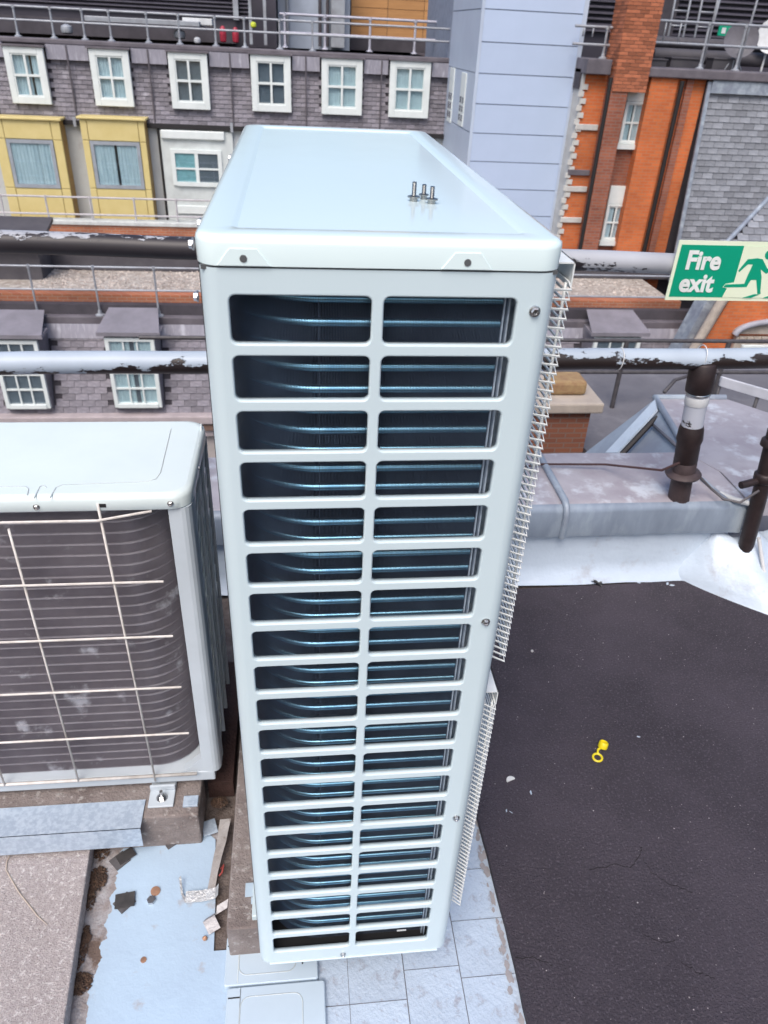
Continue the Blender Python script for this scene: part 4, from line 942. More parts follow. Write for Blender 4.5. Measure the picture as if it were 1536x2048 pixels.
GRAV = mat('gravel', (.40,.36,.32), .95, c2=(.29,.25,.22), ns=5, c3=(.52,.48,.44), n3=7, lo3=.5, hi3=.62, bump=1., bs=12)
zgr = zp1-.12
MB().box(-16, XE-.3, D1+.73, D1+7.4, zr, zgr).build('gravel_roof', GRAV, tb_)
gb = MB(); rr = random.Random(5)
for i in range(5200):
    xx = rr.uniform(-6.6, 1) if i % 4 else rr.uniform(4.5, XE-.5); yy = D1+.75+5.*rr.random()**1.4; s = rr.uniform(.02, .05)
    P = [Vector((xx+s*rr.uniform(.6,1.3)*math.cos(k*1.57+i), yy+s*rr.uniform(.6,1.3)*math.sin(k*1.57+i), zgr)) for k in range(4)]
    gb.add(P+[Vector((xx, yy, zgr+s*.9))], [(0,1,4),(1,2,4),(2,3,4),(3,0,4)])
adopt(stuff(gb.build('gravel_stones', mat('gravel_stone', (.47,.42,.38), .9, c2=(.33,.28,.25), ns=3, rnd=.4))), tb_)
# railing along its edge
pxs = [(75,624),(200,626),(318,628)]
posts = [(oy(x, y, D1+.05).x, D1+.05) for x, y in pxs]; sp_ = posts[1][0]-posts[0][0]
posts = [(posts[0][0]-sp_*2, D1+.05), (posts[0][0]-sp_, D1+.05)]+posts+[(posts[2][0]+sp_*k, D1+.05) for k in range(1, 8) if posts[2][0]+sp_*k < XE]
hT = oy(193, 534, D1+.05).z-zg; hM = oy(197, 580, D1+.05).z-zg
railing('terrace_railing', (0, D1+.05, zg), 'galvanised guard railing along the edge of the gravel roof', [(-16, D1+.05), (XE, D1+.05)], zg, (hT, hM), posts)
# ducts on the gravel
def duct(px0, px1, y, hgt, dep, label, M=DKR):
    a = oz(*px0, zgr); c = oz(*px1, zgr); o = MB().box(a.x, c.x, a.y, a.y+dep, zgr, zgr+hgt)
    o.box(a.x-.04, c.x+.04, a.y-.04, a.y+dep+.04, zgr+hgt+.001, zgr+hgt+.05)
    return tag(o.build('plant_duct', M, None, .02), label, 'duct', 'dark ducts on the gravel roof')
DUM = mat('dark_duct', (.065,.06,.07), .6, c2=(.09,.085,.095), ns=2)
duct((-120,552), (62,552), 0, .55, 1.0, 'low dark duct at the front of the gravel roof', DUM)
duct((60,528), (150,528), 0, .42, .8, 'dark box duct with a pale top edge on the gravel roof', DUM)
duct((-200,535), (1700,545), 0, .50, 1.6, 'long dark duct running across the gravel roof behind the others', DUM)
# brick upstand, white kerb and thin rail in front of the far facade
D15 = 23.2
zk = oy(250, 443, D15).z
uw = thing('roof_upstand', (0, D15, zgr), 'low brick upstand with a white coping behind the gravel roof', 'wall')
MB().box(-16, XE-.3, D15, D15+.25, zgr, zk-.12).build('brick_face', BRO, uw)
MB().box(-16, XE-.3, D15-.06, D15+.35, zk-.119, zk).build('white_coping', mat('white_coping', (.60,.63,.62), .6), uw, .02)
hT = oy(250, 397, D15+.1).z-zk; hM = oy(250, 431, D15+.1).z-zk
psx = [oy(x, 435, D15+.1).x for x in (10, 98, 185, 272, 355)]
railing('balcony_railing', (0, D15+.1, zk), 'pale thin railing on the white coping before the yellow bays', [(-16, D15+.1), (2.5, D15+.1)], zk, (hT, hM), [(x, D15+.1) for x in psx], .028, mat('pale_rail', (.52,.50,.52), .5), None, False)
sl_p = oy(-10, 470, 20.); 
a = oz(0, 462, zgr+.55); 
o = MB(); P = [oy(-40,432,20), oy(105,432,20), oy(75,458,19), oy(-40,462,19)]
zt_ = oy(60,440,20).z
o.prism([(-9, 18.6, zt_-.25), (oy(75,458,18.6).x, 18.6, zt_-.25), (oy(105,432,20.4).x, 20.4, zt_), (-9, 20.4, zt_)], (0,0,-.10))
o.box(-9, oy(72,458,18.8).x-.1, 18.9, 20.2, zgr, zt_-.45)
tag(o.build('plant_hood', DUM), 'dark flat hood above the gravel roof beside the yellow bay', 'hood')

# ---------------------------------------------------------------- far facade with yellow bays, mansard and six windows
D2 = 25.
fb_ = thing('mansard_building', (0, D2, -20), 'long building with yellow bays under a slated mansard of white windows', 'building')
zE = oy(300, 247, D2).z                              # eaves line
zG = oy(400, 92, D2).z                               # gutter at the top of the mansard
XT = oy(888, 200, D2).x+.2
MB().box(-20, XT+8, D2, D2+12, -20, zE).build('wall', mat('pale_render', (.52,.55,.56), .8, c2=(.45,.47,.48), ns=1.5, c3=(.37,.36,.37), n3=2.5, lo3=.6, hi3=.75), fb_)
MB().box(-20, XT, D2+.25, D2+12, zE, zG-.1).build('attic_wall', GAPM, fb_)
MB().box(-20, XT, D2-.16, D2+.1, zE-.10, zE+.02).build('eaves_gutter', mat('black_gutter', (.02,.018,.02), .6), fb_)
wins = []
W6 = (((18,150),(97,155),(52,93),(65,207)), ((186,155),(264,160),(220,98),(232,212)), ((341,160),(418,163),(376,105),(385,218)), ((503,165),(582,168),(542,110),(545,223)), ((643,172),(724,175),(683,117),(683,229)), ((778,178),(858,180),(819,122),(817,235)))
vs2 = Vector((0, .24, zG-.1-zE))
for wv in W6: wins.append(rrange(*wv, D2-.03))
def skip2(a, b):
    X = -8.6+a; Z = zE+b
    return any(q[0]+.02 < X < q[1]-.02 and q[2] < Z < q[3]-.05 for q in wins)
slates(fb_, SLATE, (-8.6, D2-.02, zE+.02), (1,0,0), vs2, XT+8.6, vs2.length, .27, .118, skip2, 300)
LEADB = mat('pale_lead_band', (.34,.335,.39), .6, .1, c2=(.22,.21,.25), ns=2, stretch=(3,1,.6), c3=(.46,.46,.52), n3=2, lo3=.52, hi3=.65)
for (xa_, xb_) in zip([-9.]+[q[1]+.05 for q in wins], [q[0]-.05 for q in wins]+[XT]):
    MB().box(xa_, xb_, D2-.02, D2+.24, zG-.50, zG-.135).build('lead_band', LEADB, fb_)
MB().box(-20, XT, D2+.05, D2+.6, zG-.13, zG).build('roof_gutter', GUT, fb_, .03)
MB().box(-20, XT+2, D2+.6, D2+12, zG-.3, zG-.1).build('flat_roof', DKR, fb_)
for i, (x0, x1, z0, z1) in enumerate(wins):
    bx_ = MB().box(x0+.03, x1-.03, D2-.02, D2+.5, z0+.03, z1-.01).build('window_box', GUT, fb_)
    window(fb_, x0, x1, z0, z1, D2-.024, 2, 2, .17, .06, ('curtain','curtain','blind','blind','net','net')[i], .14, None, (.62,.70) if i == 0 else None, .035)
    MB().box(x0-.06, x1+.06, D2-.22, D2+.3, z1+.005, z1+.05).build('lead_hood', GUT, fb_)
for px_ in (145, 303, 463, 612, 762):
    p = oy(px_, 175, D2); MB().box(p.x-.02, p.x+.02, D2-.05, D2+.0, zE, zG-.14).build('lead_seam', mat('seam', (.10,.09,.105), .7), fb_)
# yellow bays
YB = mat('yellow_panel', (.66,.55,.25), .5, c2=(.61,.50,.21), ns=2)
YD = mat('ochre_panel', (.60,.46,.15), .5)
for bi, (lm, rm, wl, wr, wt, wb) in enumerate((((0,330),(133,330),(25,328),(110,328),(62,283),(72,372)), ((172,330),(298,330),(190,330),(281,330),(232,287),(240,374)))):
    Yb = D2-.55; x0, x1 = oy(*lm, Yb).x, oy(*rm, Yb).x; zt, zb = oy((lm[0]+rm[0])/2-8, 240, Yb).z, oy((lm[0]+rm[0])/2+12, 450, Yb).z
    wx0, wx1 = oy(*wl, Yb).x, oy(*wr, Yb).x; wz1, wz0 = oy(*wt, Yb).z, oy(*wb, Yb).z
    by = MB().box(x0+.02, x1-.02, Yb+.05, D2-.003, zb, zt).build('bay', YB, fb_)
    def pnl(a, c, d, e): adopt(MB().box(a+.008, c-.008, Yb, Yb+.047, d+.008, e-.008).build('panel', YB, None, .008, 1), by)
    xs = [x0, wx0-.06, wx1+.06, x1]; zs = [zb, wz0-.35, wz0-.06, wz1+.06, zt]
    zs = [zb, wz0-.06, wz1+.06, zt]
    for a in range(3):
        for c in range(3):
            if (a, c) != (1, 1): pnl(xs[a], xs[a+1], zs[c], zs[c+1])
    adopt(MB().box(x0-.06, x1+.06, Yb-.08, D2-.004, zt+.002, zt+.07).build('bay_cap', YB, None, .02), by)
    adopt(MB().box(x1-.018, x1-.002, Yb+.06, D2-.01, zb, zt).build('side_panel', mat('dark_ochre', (.42,.27,.085), .55, c2=(.34,.2,.06), ns=4), None), by)  # bay side coloured a darker ochre than the front panels
    b = MB(); fr = .05
    b.box(wx0-.05, wx0+fr, Yb-.02, Yb+.04, wz0-.05, wz1+.05); b.box(wx1-fr, wx1+.05, Yb-.02, Yb+.04, wz0-.05, wz1+.05); b.box(wx0+fr, wx1-fr, Yb-.02, Yb+.04, wz1-fr, wz1+.05); b.box(wx0+fr, wx1-fr, Yb-.02, Yb+.04, wz0-.05, wz0+fr)
    adopt(b.build('bay_frame', mat('bay_frame', (.33,.36,.40), .5)), by)
    adopt(MB().box(wx0+fr, wx1-fr, Yb+.0, Yb+.006, wz0+fr, wz1-fr).build('pane', GLASS), by)
    adopt(MB().box(wx0, wx1, Yb+.044, Yb+.046, wz0, wz1).build('room', ROOM), by)
    gaps = [(wx0, wx1)] if bi == 0 else [(wx0, wx0+(wx1-wx0)*.47), (wx0+(wx1-wx0)*.53, wx1)]
    for l, r_ in gaps: adopt(wave(l, r_, Yb+.028, wz0, wz1, .10, .012).build('curtain', CURT), by)
# white framed stair window
x0, x1, z0, z1 = rrange((325,350),(470,350),(385,262),(395,440), D2-.1)
wp = MB().box(x0, x1, D2-.10, D2-.003, z0-.3, z1).build('white_surround', mat('white_render', (.66,.71,.70), .6, ns=2), fb_, .02)
a0, a1, c0, c1 = rrange((352,333),(437,337),(392,307),(395,364), D2-.11)
for (l, r_, bt, tp, Mx) in ((0,.46,.0,.44,TEAL),(0,.46,.5,1.,TEAL),(.54,1,0,.44,BLIND),(.54,1,.5,1,BLIND)):
    q = (a0+(a1-a0)*l, a0+(a1-a0)*r_, c0+(c1-c0)*bt, c0+(c1-c0)*tp)
    adopt(MB().box(q[0], q[1], D2-.125, D2-.103, q[2], q[3]).build('blind', Mx), wp); adopt(MB().box(q[0], q[1], D2-.135, D2-.130, q[2], q[3]).build('pane', GLASS), wp)
b = MB(); b.box(a0-.12, a0, D2-.17, D2-.102, c0-.1, c1+.1); b.box(a1, a1+.12, D2-.17, D2-.102, c0-.1, c1+.1); b.box(a0, a1, D2-.17, D2-.102, c1, c1+.1); b.box(a0, a1, D2-.19, D2-.102, c0-.12, c0)
b.box(a0+(a1-a0)*.46, a0+(a1-a0)*.54, D2-.165, D2-.102, c0, c1); b.box(a0, a0+(a1-a0)*.46, D2-.165, D2-.102, c0+(c1-c0)*.44, c0+(c1-c0)*.5); b.box(a0+(a1-a0)*.54, a1, D2-.165, D2-.102, c0+(c1-c0)*.44, c0+(c1-c0)*.5)
adopt(b.build('window_frame', WFR), wp)
p = oy(390, 270, D2-.1); adopt(MB().box(a0-.35, a1+.25, D2-.2, D2-.102, p.z-.12, p.z+.12).build('drip_mould', WFR, None, .03), wp)
MB().box(a0-.1, a1+.4, D2-.16, D2-.102, c0-.95, c0-.7).build('apron_band', WFR, fb_, .02)
p0 = oy(316, 255, D2-.1); MB().tube([(p0.x, D2-.08, zE), (p0.x, D2-.08, zk-2)], .045, 8).build('downpipe', mat('black_pipe', (.018,.017,.018), .5), fb_)
for px_ in (150, 463): q = oy(px_, 246, D2-.15); MB().box(q.x-.04, q.x+.04, D2-.2, D2-.161, zE-.14, zE+.12).build('gutter_bracket', RAILM, fb_)
# roof railing on the gutter
zb = zG
psx = [oy(x, y, D2+.4).x for x, y in ((-20,60),(36,70),(108,72),(170,75),(223,78),(297,81),(360,85),(432,88),(490,91),(560,94),(625,97))]
hT = oy(223, 22, D2+.4).z-zb; hM = oy(223, 49, D2+.4).z-zb
railing('roof_railing', (0, D2+.4, zb), 'galvanised railing on top of the slated mansard', [(-20, D2+.4), (XT, D2+.4)], zb, (hT, hM), [(x, D2+.4) for x in psx], .030)
t = railing('roof_railing', (2, D2+3, zb), 'double pale railing before the orange timber wall', [(oy(560,60,D2+3).x, D2+3), (oy(905,70,D2+3).x, D2+3)], zb, (oy(700,35,D2+3).z-zb, oy(700,72,D2+3).z-zb), [(oy(x,70,D2+3).x, D2+3) for x in (570,650,740,830)], .04, None or mat('pale_lilac_rail', (.50,.50,.58), .5))
# bits standing on that roof
def standing(name, px_, Y, w_, h_, M, label, cat, group=None, r=None):
    p = oy(*px_, Y); b = MB()
    if r: b.lathe([(r*.4, 0), (r*.9, .02), (r, h_*.45), (r*.9, h_*.8), (r*.3, h_)], (p.x, Y, p.z), (0,0,1), 12)
    else: b.box(p.x-w_/2, p.x+w_/2, Y, Y+w_*.6, p.z, p.z+h_)
    return tag(b.build(name, M, None, .015), label, cat, group)
REDM = mat('red_enamel', (.45,.03,.06), .4)
standing('fire_extinguisher', (447,85), D2+.9, 0, .42, REDM, 'red extinguisher beside the railing, next to the corner post', 'extinguisher', 'extinguishers on the far roof', .10)
standing('fire_extinguisher', (472,86), D2+.9, 0, .40, REDM, 'red extinguisher beside the railing, farther from the corner post', 'extinguisher', 'extinguishers on the far roof', .10)
standing('roof_lamp', (395,87), D2+.7, 0, .16, LABELW, 'small round white lamp on the roof edge above the windows', 'lamp', None, .10)
standing('yellow_valve', (507,56), D2+1.5, 0, .16, mat('lime_paint', (.62,.70,.05), .5), 'lime yellow valve knob behind the railing', 'valve', None, .09)
for i, (x, y) in enumerate(((135,62),(360,72))): standing('vent_cap', (x, y+6), D2+2.4, 0, .26, RAILM, ('pale vent cap before the dark plant room', 'pale vent cap nearer the red extinguishers')[i], 'vent', 'vent caps', .18)
standing('cable_tray', (285,48), D2+2.0, 3.4, .14, RAILM, 'long pale cable tray behind the roof railing', 'tray')
standing('cable_tray', (395,50), D2+2.4, .9, .18, LABELW, 'short white box tray behind the roof railing', 'tray')
# plant room with louvres behind
pr = thing('plant_room', (oy(250,30,31).x, 31, zG), 'dark louvred plant room on the far roof', 'plant room')
xr = oy(552, 30, 31).x; MB().box(-22, xr, 31, 36, zG-.1, 4).build('wall', mat('plant_purple', (.055,.05,.068), .6, ns=1), pr)
zl = oy(300, 24, 31).z; b = MB(); z = zl
while z < 3.9: b.prism([(-22, 30.86, z), (xr-.9, 30.86, z), (xr-.9, 30.99, z+.07), (-22, 30.99, z+.07)], (0,0,.02)); z += .12
stuff(b.build('louvre_slats', mat('louvre_purple', (.085,.08,.105), .5), pr))
p = oy(472, 20, 30.9); MB().box(p.x-.09, p.x+.09, 30.7, 30.85, zl-.1, 3.9).build('corner_post', RAILM, pr)
MB().box(-22, xr-1.4, 30.3, 30.9, zG, zG+.5).build('plinth', DKR, pr)
gw = thing('panel_block', (oy(620,30,33).x, 33, zG), 'pale blue block with a duct and pipes on the far roof', 'building')
x0, x1 = oy(556,30,33).x, oy(700,30,33).x; MB().box(x0, x1, 33, 37, zG-.1, 4).build('wall', mat('pale_blue_wall', (.40,.46,.56), .6, ns=1), gw)
for x in (575, 640, 655): q = oy(x, 40, 32.8); MB().tube([(q.x, 32.8, zG), (q.x, 32.8, 3.8)], .06, 8).build('pipe', (RAILM, DKR, DKR)[(575,640,655).index(x)], gw)
q = oy(675, 40, 32.7); MB().box(q.x-.25, q.x+.25, 32.4, 32.9, zG, 3.8).build('duct', RAILM, gw)
q = oy(515, 30, 30.5); sf = thing('support_stand', (q.x, 30.5, zG), 'pale steel stand beside the louvred plant room', 'stand')
for dx_ in (-.25, .25): MB().box(q.x+dx_-.05, q.x+dx_+.05, 30.4, 30.5, zG, zG+1.4).build('leg', RAILM, sf)
MB().box(q.x-.25, q.x+.25, 30.38, 30.5, zG+1.41, zG+1.5).build('crossbar', RAILM, sf)
tw_ = thing('timber_wall', (oy(790,30,35).x, 35, zG), 'orange timber boarded wall on the far roof', 'wall')
TIM = mat('orange_timber', (.56,.29,.11), .6, c2=(.48,.24,.09), ns=1.5, stretch=(.5,1,6), rnd=.08)
x0, x1 = oy(702,30,35).x, oy(920,30,35).x; zb_ = oy(790,75,35).z
nb = 8; hb = .32
bmsh = MB().box(0, (x1-x0)/3-.02, 0, .05, 0, hb-.015).mesh('board', TIM)
MB().box(x0, x1, 35.06, 36, zb_-1, zb_+nb*hb).build('backing', DKR, tw_)
for j in range(nb):
    for k in range(3): piece('board', bmsh, Matrix.Translation((x0+(x1-x0)*k/3+.01, 35, zb_+j*hb)), tw_)

# ---------------------------------------------------------------- metal clad tower
XC = oy(947, 200, 21).x; YT = 21.; 
mt = thing('clad_tower', (XC+1.5, YT, -20), 'tall pale blue metal clad stair tower with wide flush panels', 'tower')
XR = oy(1141, 230, YT).x
CLAD = mat('blue_grey_cladding', (.50,.60,.78), .42, .05, c2=(.47,.57,.74), ns=.8, rnd=.035, coat=.1)
CLS = mat('pale_cladding', (.50,.58,.70), .45, .05, c2=(.46,.53,.65), ns=.9, rnd=.03)
MB().box(XC+.03, XR-.03, YT+.03, D2+5, -20, 5.4).build('core', mat('clad_gap', (.30,.34,.43), .7), mt)
zz = [oy(1050, y, YT).z for y in (22, 88, 150, 211, 270, 324, 380)]; ph = (zz[0]-zz[-1])/6
z = zz[0]-ph*14; pm = MB().box(.07, XR-XC-.03, 0, .028, .012, ph-.012).mesh('clad_panel', CLAD); ps = MB().box(0, .028, .10, D2-YT-.02, .012, ph*2-.012).mesh('clad_panel', CLS)
while z < 4.6: piece('clad_panel', pm, Matrix.Translation((XC, YT, z)), mt); z += ph
z = zz[0]-ph*14
while z < 4.2:
    piece('clad_panel', ps, Matrix.Translation((XC, YT, z)), mt); z += ph*2
MB().box(XC-.012, XC+.065, YT-.012, YT+.095, -20, 5.3).build('corner_trim', CLS, mt)
MB().box(XR-.1, XR+.02, YT-.03, YT+.06, -20, 5.3).build('edge_trim', CLS, mt)
for (pa, pb_) in (((905,135),(900,245)), ((929,145),(922,252))):
    # narrow slot windows on the left face
    d = ray(*pa); q = CAM+d*((XC-CAM.x)/d.x); d2 = ray(*pb_); q2 = CAM+d2*((XC-CAM.x)/d2.x); yc_ = (q.y+q2.y)/2
    f = MB().box(XC-.03, XC+.02, yc_-.32, yc_+.32, q2.z, q.z).build('slot_window', WFR, mt, .01)
    zm = (q.z+q2.z)/2
    for k in range(3):
        for s_ in (-1, 1): adopt(MB().box(XC-.036, XC-.031, yc_+s_*.15-.11, yc_+s_*.15+.11, q2.z+.1+(zm-q2.z)*k/3+.03, q2.z+.1+(zm-q2.z)*(k+1)/3-.03).build('pane', mat('slot_glass', (.17,.19,.23), .12, ns=2)), f)

# ---------------------------------------------------------------- orange brick building with chimney
D3 = 20.4
bb = thing('brick_building', (8, D3, -20), 'orange brick building with chimney, drainpipes and a slated flank', 'building')
zr3 = oy(1290, 148, D3).z
def bx(px_, y=300): return oy(px_, y, D3).x
def vx(px0, y0): return oy(px0, y0, D3).x
QUO = mat('white_quoin', (.58,.58,.55), .8, c2=(.45,.44,.42), ns=3)
xa, xb = vx(1152,200), vx(1163,200)
xq0, xq1, xp1, xc0, xc1, xw1, xf1, xs0 = vx(1144,200), vx(1163,200), vx(1199,200), vx(1207,200), vx(1240,200), vx(1291,200), vx(1347,200), vx(1392,200)
MB().box(xq1-.06, xq1-.002, D3-.02, D3+4, -20, zr3-.05).build('white_flank', QUO, bb)
qm = MB().box(.06, .20, 0, .06, 0, .12).mesh('quoin', QUO)
z = zr3-.4; i = 0
while z > -6: piece('quoin', qm, Matrix.Translation((xq1-.10-(.08 if i % 2 else 0), D3-.055, z)), bb); z -= .16; i += 1
MB().box(xq1, xc0-.002, D3, D3+4, -20, zr3-.05).build('left_bay', BR, bb)
for py_ in (254, 345, 378, 440):
    q = oy(1170, py_, D3); MB().box(xq1-.06, xq1+.55, D3-.07, D3-.002, q.z-.07, q.z+.07).build('stone_band', QUO if py_ != 345 else GUT, bb, .015)
# chimney breast and stack, laid brick by brick above the roof
MB().box(xc0, xc1, D3-.42, D3+.4, -20, zr3-.0).build('chimney_breast', BRD, bb)
MB().box(xc1+.001, xw1+.1, D3+.05, D3+4, -20, zr3-.05).build('window_bay', BRD, bb)
MB().box(xw1-.06, xf1-.1, D3-.25, D3+4, -20, zr3-.05).build('orange_bay', BR, bb)
MB().box(xf1-.099, xs0+.1, D3-.12, D3+4, -20, zr3-.05).build('right_bay', BRD if 0 else BR, bb)
MB().box(xf1+.16, xf1+.34, D3-.22, D3-.121, -20, zr3-.05).build('pilaster', BRD, bb)
BLK = mat('black_pipe', (0,0,0))
for xx in (vx(1205,200), vx(1345,200)): MB().tube([(xx, D3-.34, zr3-.1), (xx, D3-.34, -20)], .06, 10).build('drainpipe', BLK, bb)
def tallwin(t0, t1, b0, b1):
    x0 = oy(t0[0], t0[1], D3).x; x1 = oy(t1[0], t1[1], D3).x; z1 = oy((t0[0]+t1[0])/2, t0[1], D3).z; z0 = oy((b0[0]+b1[0])/2, b0[1], D3).z
    x0 = (x0+oy(b0[0], b0[1], D3).x)/2; x1 = (x1+oy(b1[0], b1[1], D3).x)/2
    zm = z0+(z1-z0)*.70
    MB().box(x0, x1, D3-.02, D3+.048, zm, z1).build('white_header', WFR, bb, .01)
    f = window(bb, x0, x1, z0+.12, zm-.004, D3+.05, 2, 2, .06, .045, 'curtain', .08, None, (.4,.6), .025)
    adopt(MB().box(x0-.04, x1+.04, D3-.09, D3+.046, z0, z0+.116).build('sill', WFR), f)
tallwin((1258,160),(1298,160),(1237,298),(1274,302)); tallwin((1221,372),(1258,380),(1200,490),(1237,500))
xk0, xk1 = vx(1228,90), vx(1296,90); yk0, yk1 = D3-.45, D3+.42
ck = thing('chimney_stack', ((xk0+xk1)/2, D3, zr3), 'weathered orange brick chimney stack rising through the roof edge', 'chimney')
MB().box(xk0+.012, xk1-.012, yk0+.012, yk1-.012, zr3-.4, 4.2).build('core', mat('mortar', (.30,.22,.18), .9), ck)
BK = mat('chimney_brick', (.44,.15,.07), .9, c2=(.26,.09,.055), ns=3, c3=(.17,.11,.10), n3=1.4, lo3=.55, hi3=.7, rnd=.35, bump=.4, bs=60)
bw, bh = .225, .078
bfm = MB().box(0, bw-.010, 0, .02, 0, bh-.010).mesh('brick', BK); bsm = MB().box(0, .02, 0, bw-.010, 0, bh-.010).mesh('brick', BK)
z = zr3-.39; j = 0
while z < 3.6:
    x = xk0-(bw/2 if j % 2 else 0)
    while x < xk1-.06:
        a = max(x, xk0); c = min(x+bw, xk1); piece('brick', bfm, Matrix.Translation((a+.004, yk0-random.uniform(0,.006), z)) @ Matrix.Diagonal(((c-a)/bw, 1, 1, 1)), ck); x += bw
    y = yk0+.02-(bw/2 if not j % 2 else 0)
    while y < yk1-.06:
        a = max(y, yk0+.02); c = min(y+bw, yk1); piece('brick', bsm, Matrix.Translation((xk0-.006+random.uniform(0,.004), a, z)) @ Matrix.Diagonal((1, (c-a)/bw, 1, 1)), ck); y += bw
    z += bh; j += 1
MB().box(xk0-.05, xk1+.05, yk0-.05, yk1+.05, 3.2, 3.4).build('corbel', BRD, ck, .01)
# roof edge, dark roof
MB().box(xq1-.1, xc0-.05, D3-.3, D3+4, zr3-.05, zr3+.28).build('roof_edge', GUT, bb, .02)
MB().box(xc1+.0, 22, D3-.36, D3+.7, zr3-.05, zr3+.16).build('roof_edge', GUT, bb, .03)
MB().box(xq1-.1, 24, D3+.12, D3+9, zr3-.4, zr3+.04).build('roof', DKR, bb)
# slated flank
zs0 = oy(1330, 560, D3-.6).z; vS = Vector((0, .55, zr3-.10-zs0)); 
MB().box(xs0+.02, 22, D3-.05, D3+4, -20, zr3-.06).build('flank_wall', GAPM, bb)
xs1 = vx(1375,300)+.1
slates(bb, SLATEP, (xs1, D3-.70, zs0), (1,0,0), vS, 4.2, vS.length, .29, .15, None, 300)
MB().prism([(xs1-.10, D3-.74, zs0), (xs1-.0, D3-.74, zs0), (xs1-.0, D3-.19, zr3-.1), (xs1-.10, D3-.19, zr3-.1)], (0,-.06,.01)).build('lead_edge', LEAD, bb)
MB().box(xs1, xs1+4.2, D3-.30, D3-.02, zr3-.34, zr3-.06).build('lead_flashing', LEAD, bb)
# roof railing
zb = zr3+.16
r1 = [(oy(1290,48,D3+.3).x, D3+.3), (oy(1395,45,D3+.3).x, D3+.3), (22, D3+.3)]
hT = oy(1410,46,D3+.3).z-zb; hM = oy(1410,90,D3+.3).z-zb
px5 = [oy(x, 110, D3+.3).x for x in (1405, 1478)]
t = railing('roof_railing', (r1[1][0], D3+.3, zb), 'galvanised railing above the slated flank with sloping stays', r1, zb, (hT, hM), [(x, D3+.3) for x in px5], .032)
for x in (1297, 1328, 1358): q = oy(x, 70, D3+.3).x; MB().tube([(q, D3+.3, zb+hM), (q, D3+.3, zb+hT)], .022, 6).build('baluster', RAILM, t)
for x in (1405, 1478):
    q = oy(x, 110, D3+.3).x; MB().tube([(q+.05, D3+.3, zb), (q+.16, D3+.32, zb+hT+1.6)], .03, 6).build('stay', RAILM, t)
r0 = [(oy(1150,55,D3+.3).x, D3+.3), (oy(1236,53,D3+.3).x, D3+.3)]; z0r = zr3+.28
t = railing('roof_railing', (r0[0][0], D3+.3, z0r), 'short galvanised railing between the clad tower and the chimney', r0, z0r, (oy(1200,54,D3+.3).z-z0r, oy(1200,90,D3+.3).z-z0r), [(oy(1207,105,D3+.3).x, D3+.3)], .032)
for x in (1166, 1185): q = oy(x, 70, D3+.3).x; MB().tube([(q, D3+.3, z0r+.45), (q, D3+.3, oy(1200,54,D3+.3).z)], .022, 6).build('baluster', RAILM, t)
# louvred screen behind
ls = thing('louvred_screen', (9, D3+5, zr3), 'dark louvred plant screen behind the chimney', 'screen')
MB().box(vx(1140,20), 30, D3+5.2, D3+8, zr3-.3, 4).build('wall', mat('plant_purple', (0,0,0)), ls)
b = MB(); z = zr3+.9
while z < 3.9: b.prism([(6.5, D3+5.06, z), (30, D3+5.06, z), (30, D3+5.19, z+.08), (6.5, D3+5.19, z+.08)], (0,0,.02)); z += .15
stuff(b.build('louvre_slats', mat('louvre_purple', (0,0,0)), ls))
q = oy(1320, 20, D3+4.9); MB().box(q.x-.6, q.x+.5, D3+4.8, D3+5.05, zr3, 3.9).build('blank_panel', DKR, ls)
# dark pipes and boxes on that roof
for i, (x0_, x1_, py_, r) in enumerate(((1290,1600,82,.14), (1290,1600,108,.17))):
    q = oy(x0_, py_, D3+2.2); tag(MB().tube([(q.x, D3+2.2+i*-.5, q.z), (24, D3+2.2+i*-.5, q.z)], r, 12).build('insulated_pipe', DUM), ('upper black insulated pipe along the roof behind the dish', 'lower black insulated pipe along the roof behind the dish')[i], 'pipe', 'insulated roof pipes')
for i, (x0_, x1_, y_, M, lab) in enumerate(((1256,1282,124,LEAD,'pale lead box beside the chimney'), (1286,1330,128,DUM,'dark roof box with a pipe stub beside the chimney'), (1338,1398,126,DUM,'long dark roof box between the two railing posts'), (1422,1462,127,DUM,'dark roof box below the satellite dish'))):
    a, c = oy(x0_, y_, D3+.9), oy(x1_, y_, D3+.9); b = MB(); b.box(a.x, c.x, D3+.8, D3+1.2, zr3+.0, a.z+.10); b.box(a.x-.02, c.x+.02, D3+.77, D3+1.23, a.z+.101, a.z+.14)
    tag(b.build('roof_box', M, None, .01), lab, 'box')
# satellite dish
q = oy(1482, 80, D3+.75); sd_ = thing('satellite_dish', (q.x, q.y, zr3+.1), 'grey satellite dish on a tripod behind the railing', 'dish')
ax = Vector((-.35, -1, .25)).normalized(); b = MB(); b.lathe([(.02,-.09),(.20,-.06),(.36,-.01),(.42,.03),(.425,.045),(.40,.03),(.20,-.035),(.01,-.06)], q, ax, 28); b.build('reflector', mat('dish_grey', (.17,.165,.19), .5), sd_)
MB().tube([q+Vector((0,.1,-.05)), Vector((q.x, q.y+.12, zr3+.05))], .03, 8).build('mast', RAILM, sd_)
for dx_ in (-.3, .3): MB().tube([Vector((q.x, q.y+.12, q.z-.3)), Vector((q.x+dx_, q.y+.0, zr3+.05))], .018, 6).build('leg', RAILM, sd_)
MB().tube([q-Vector((0,0,.38)), q+ax*.45-Vector((0,0,.12))], .014, 6).build('feed_arm', RAILM, sd_); MB().lathe([(.03,0),(.045,.03),(.03,.08)], q+ax*.45-Vector((0,0,.12)), -ax, 8).build('feed_horn', LABELW, sd_)
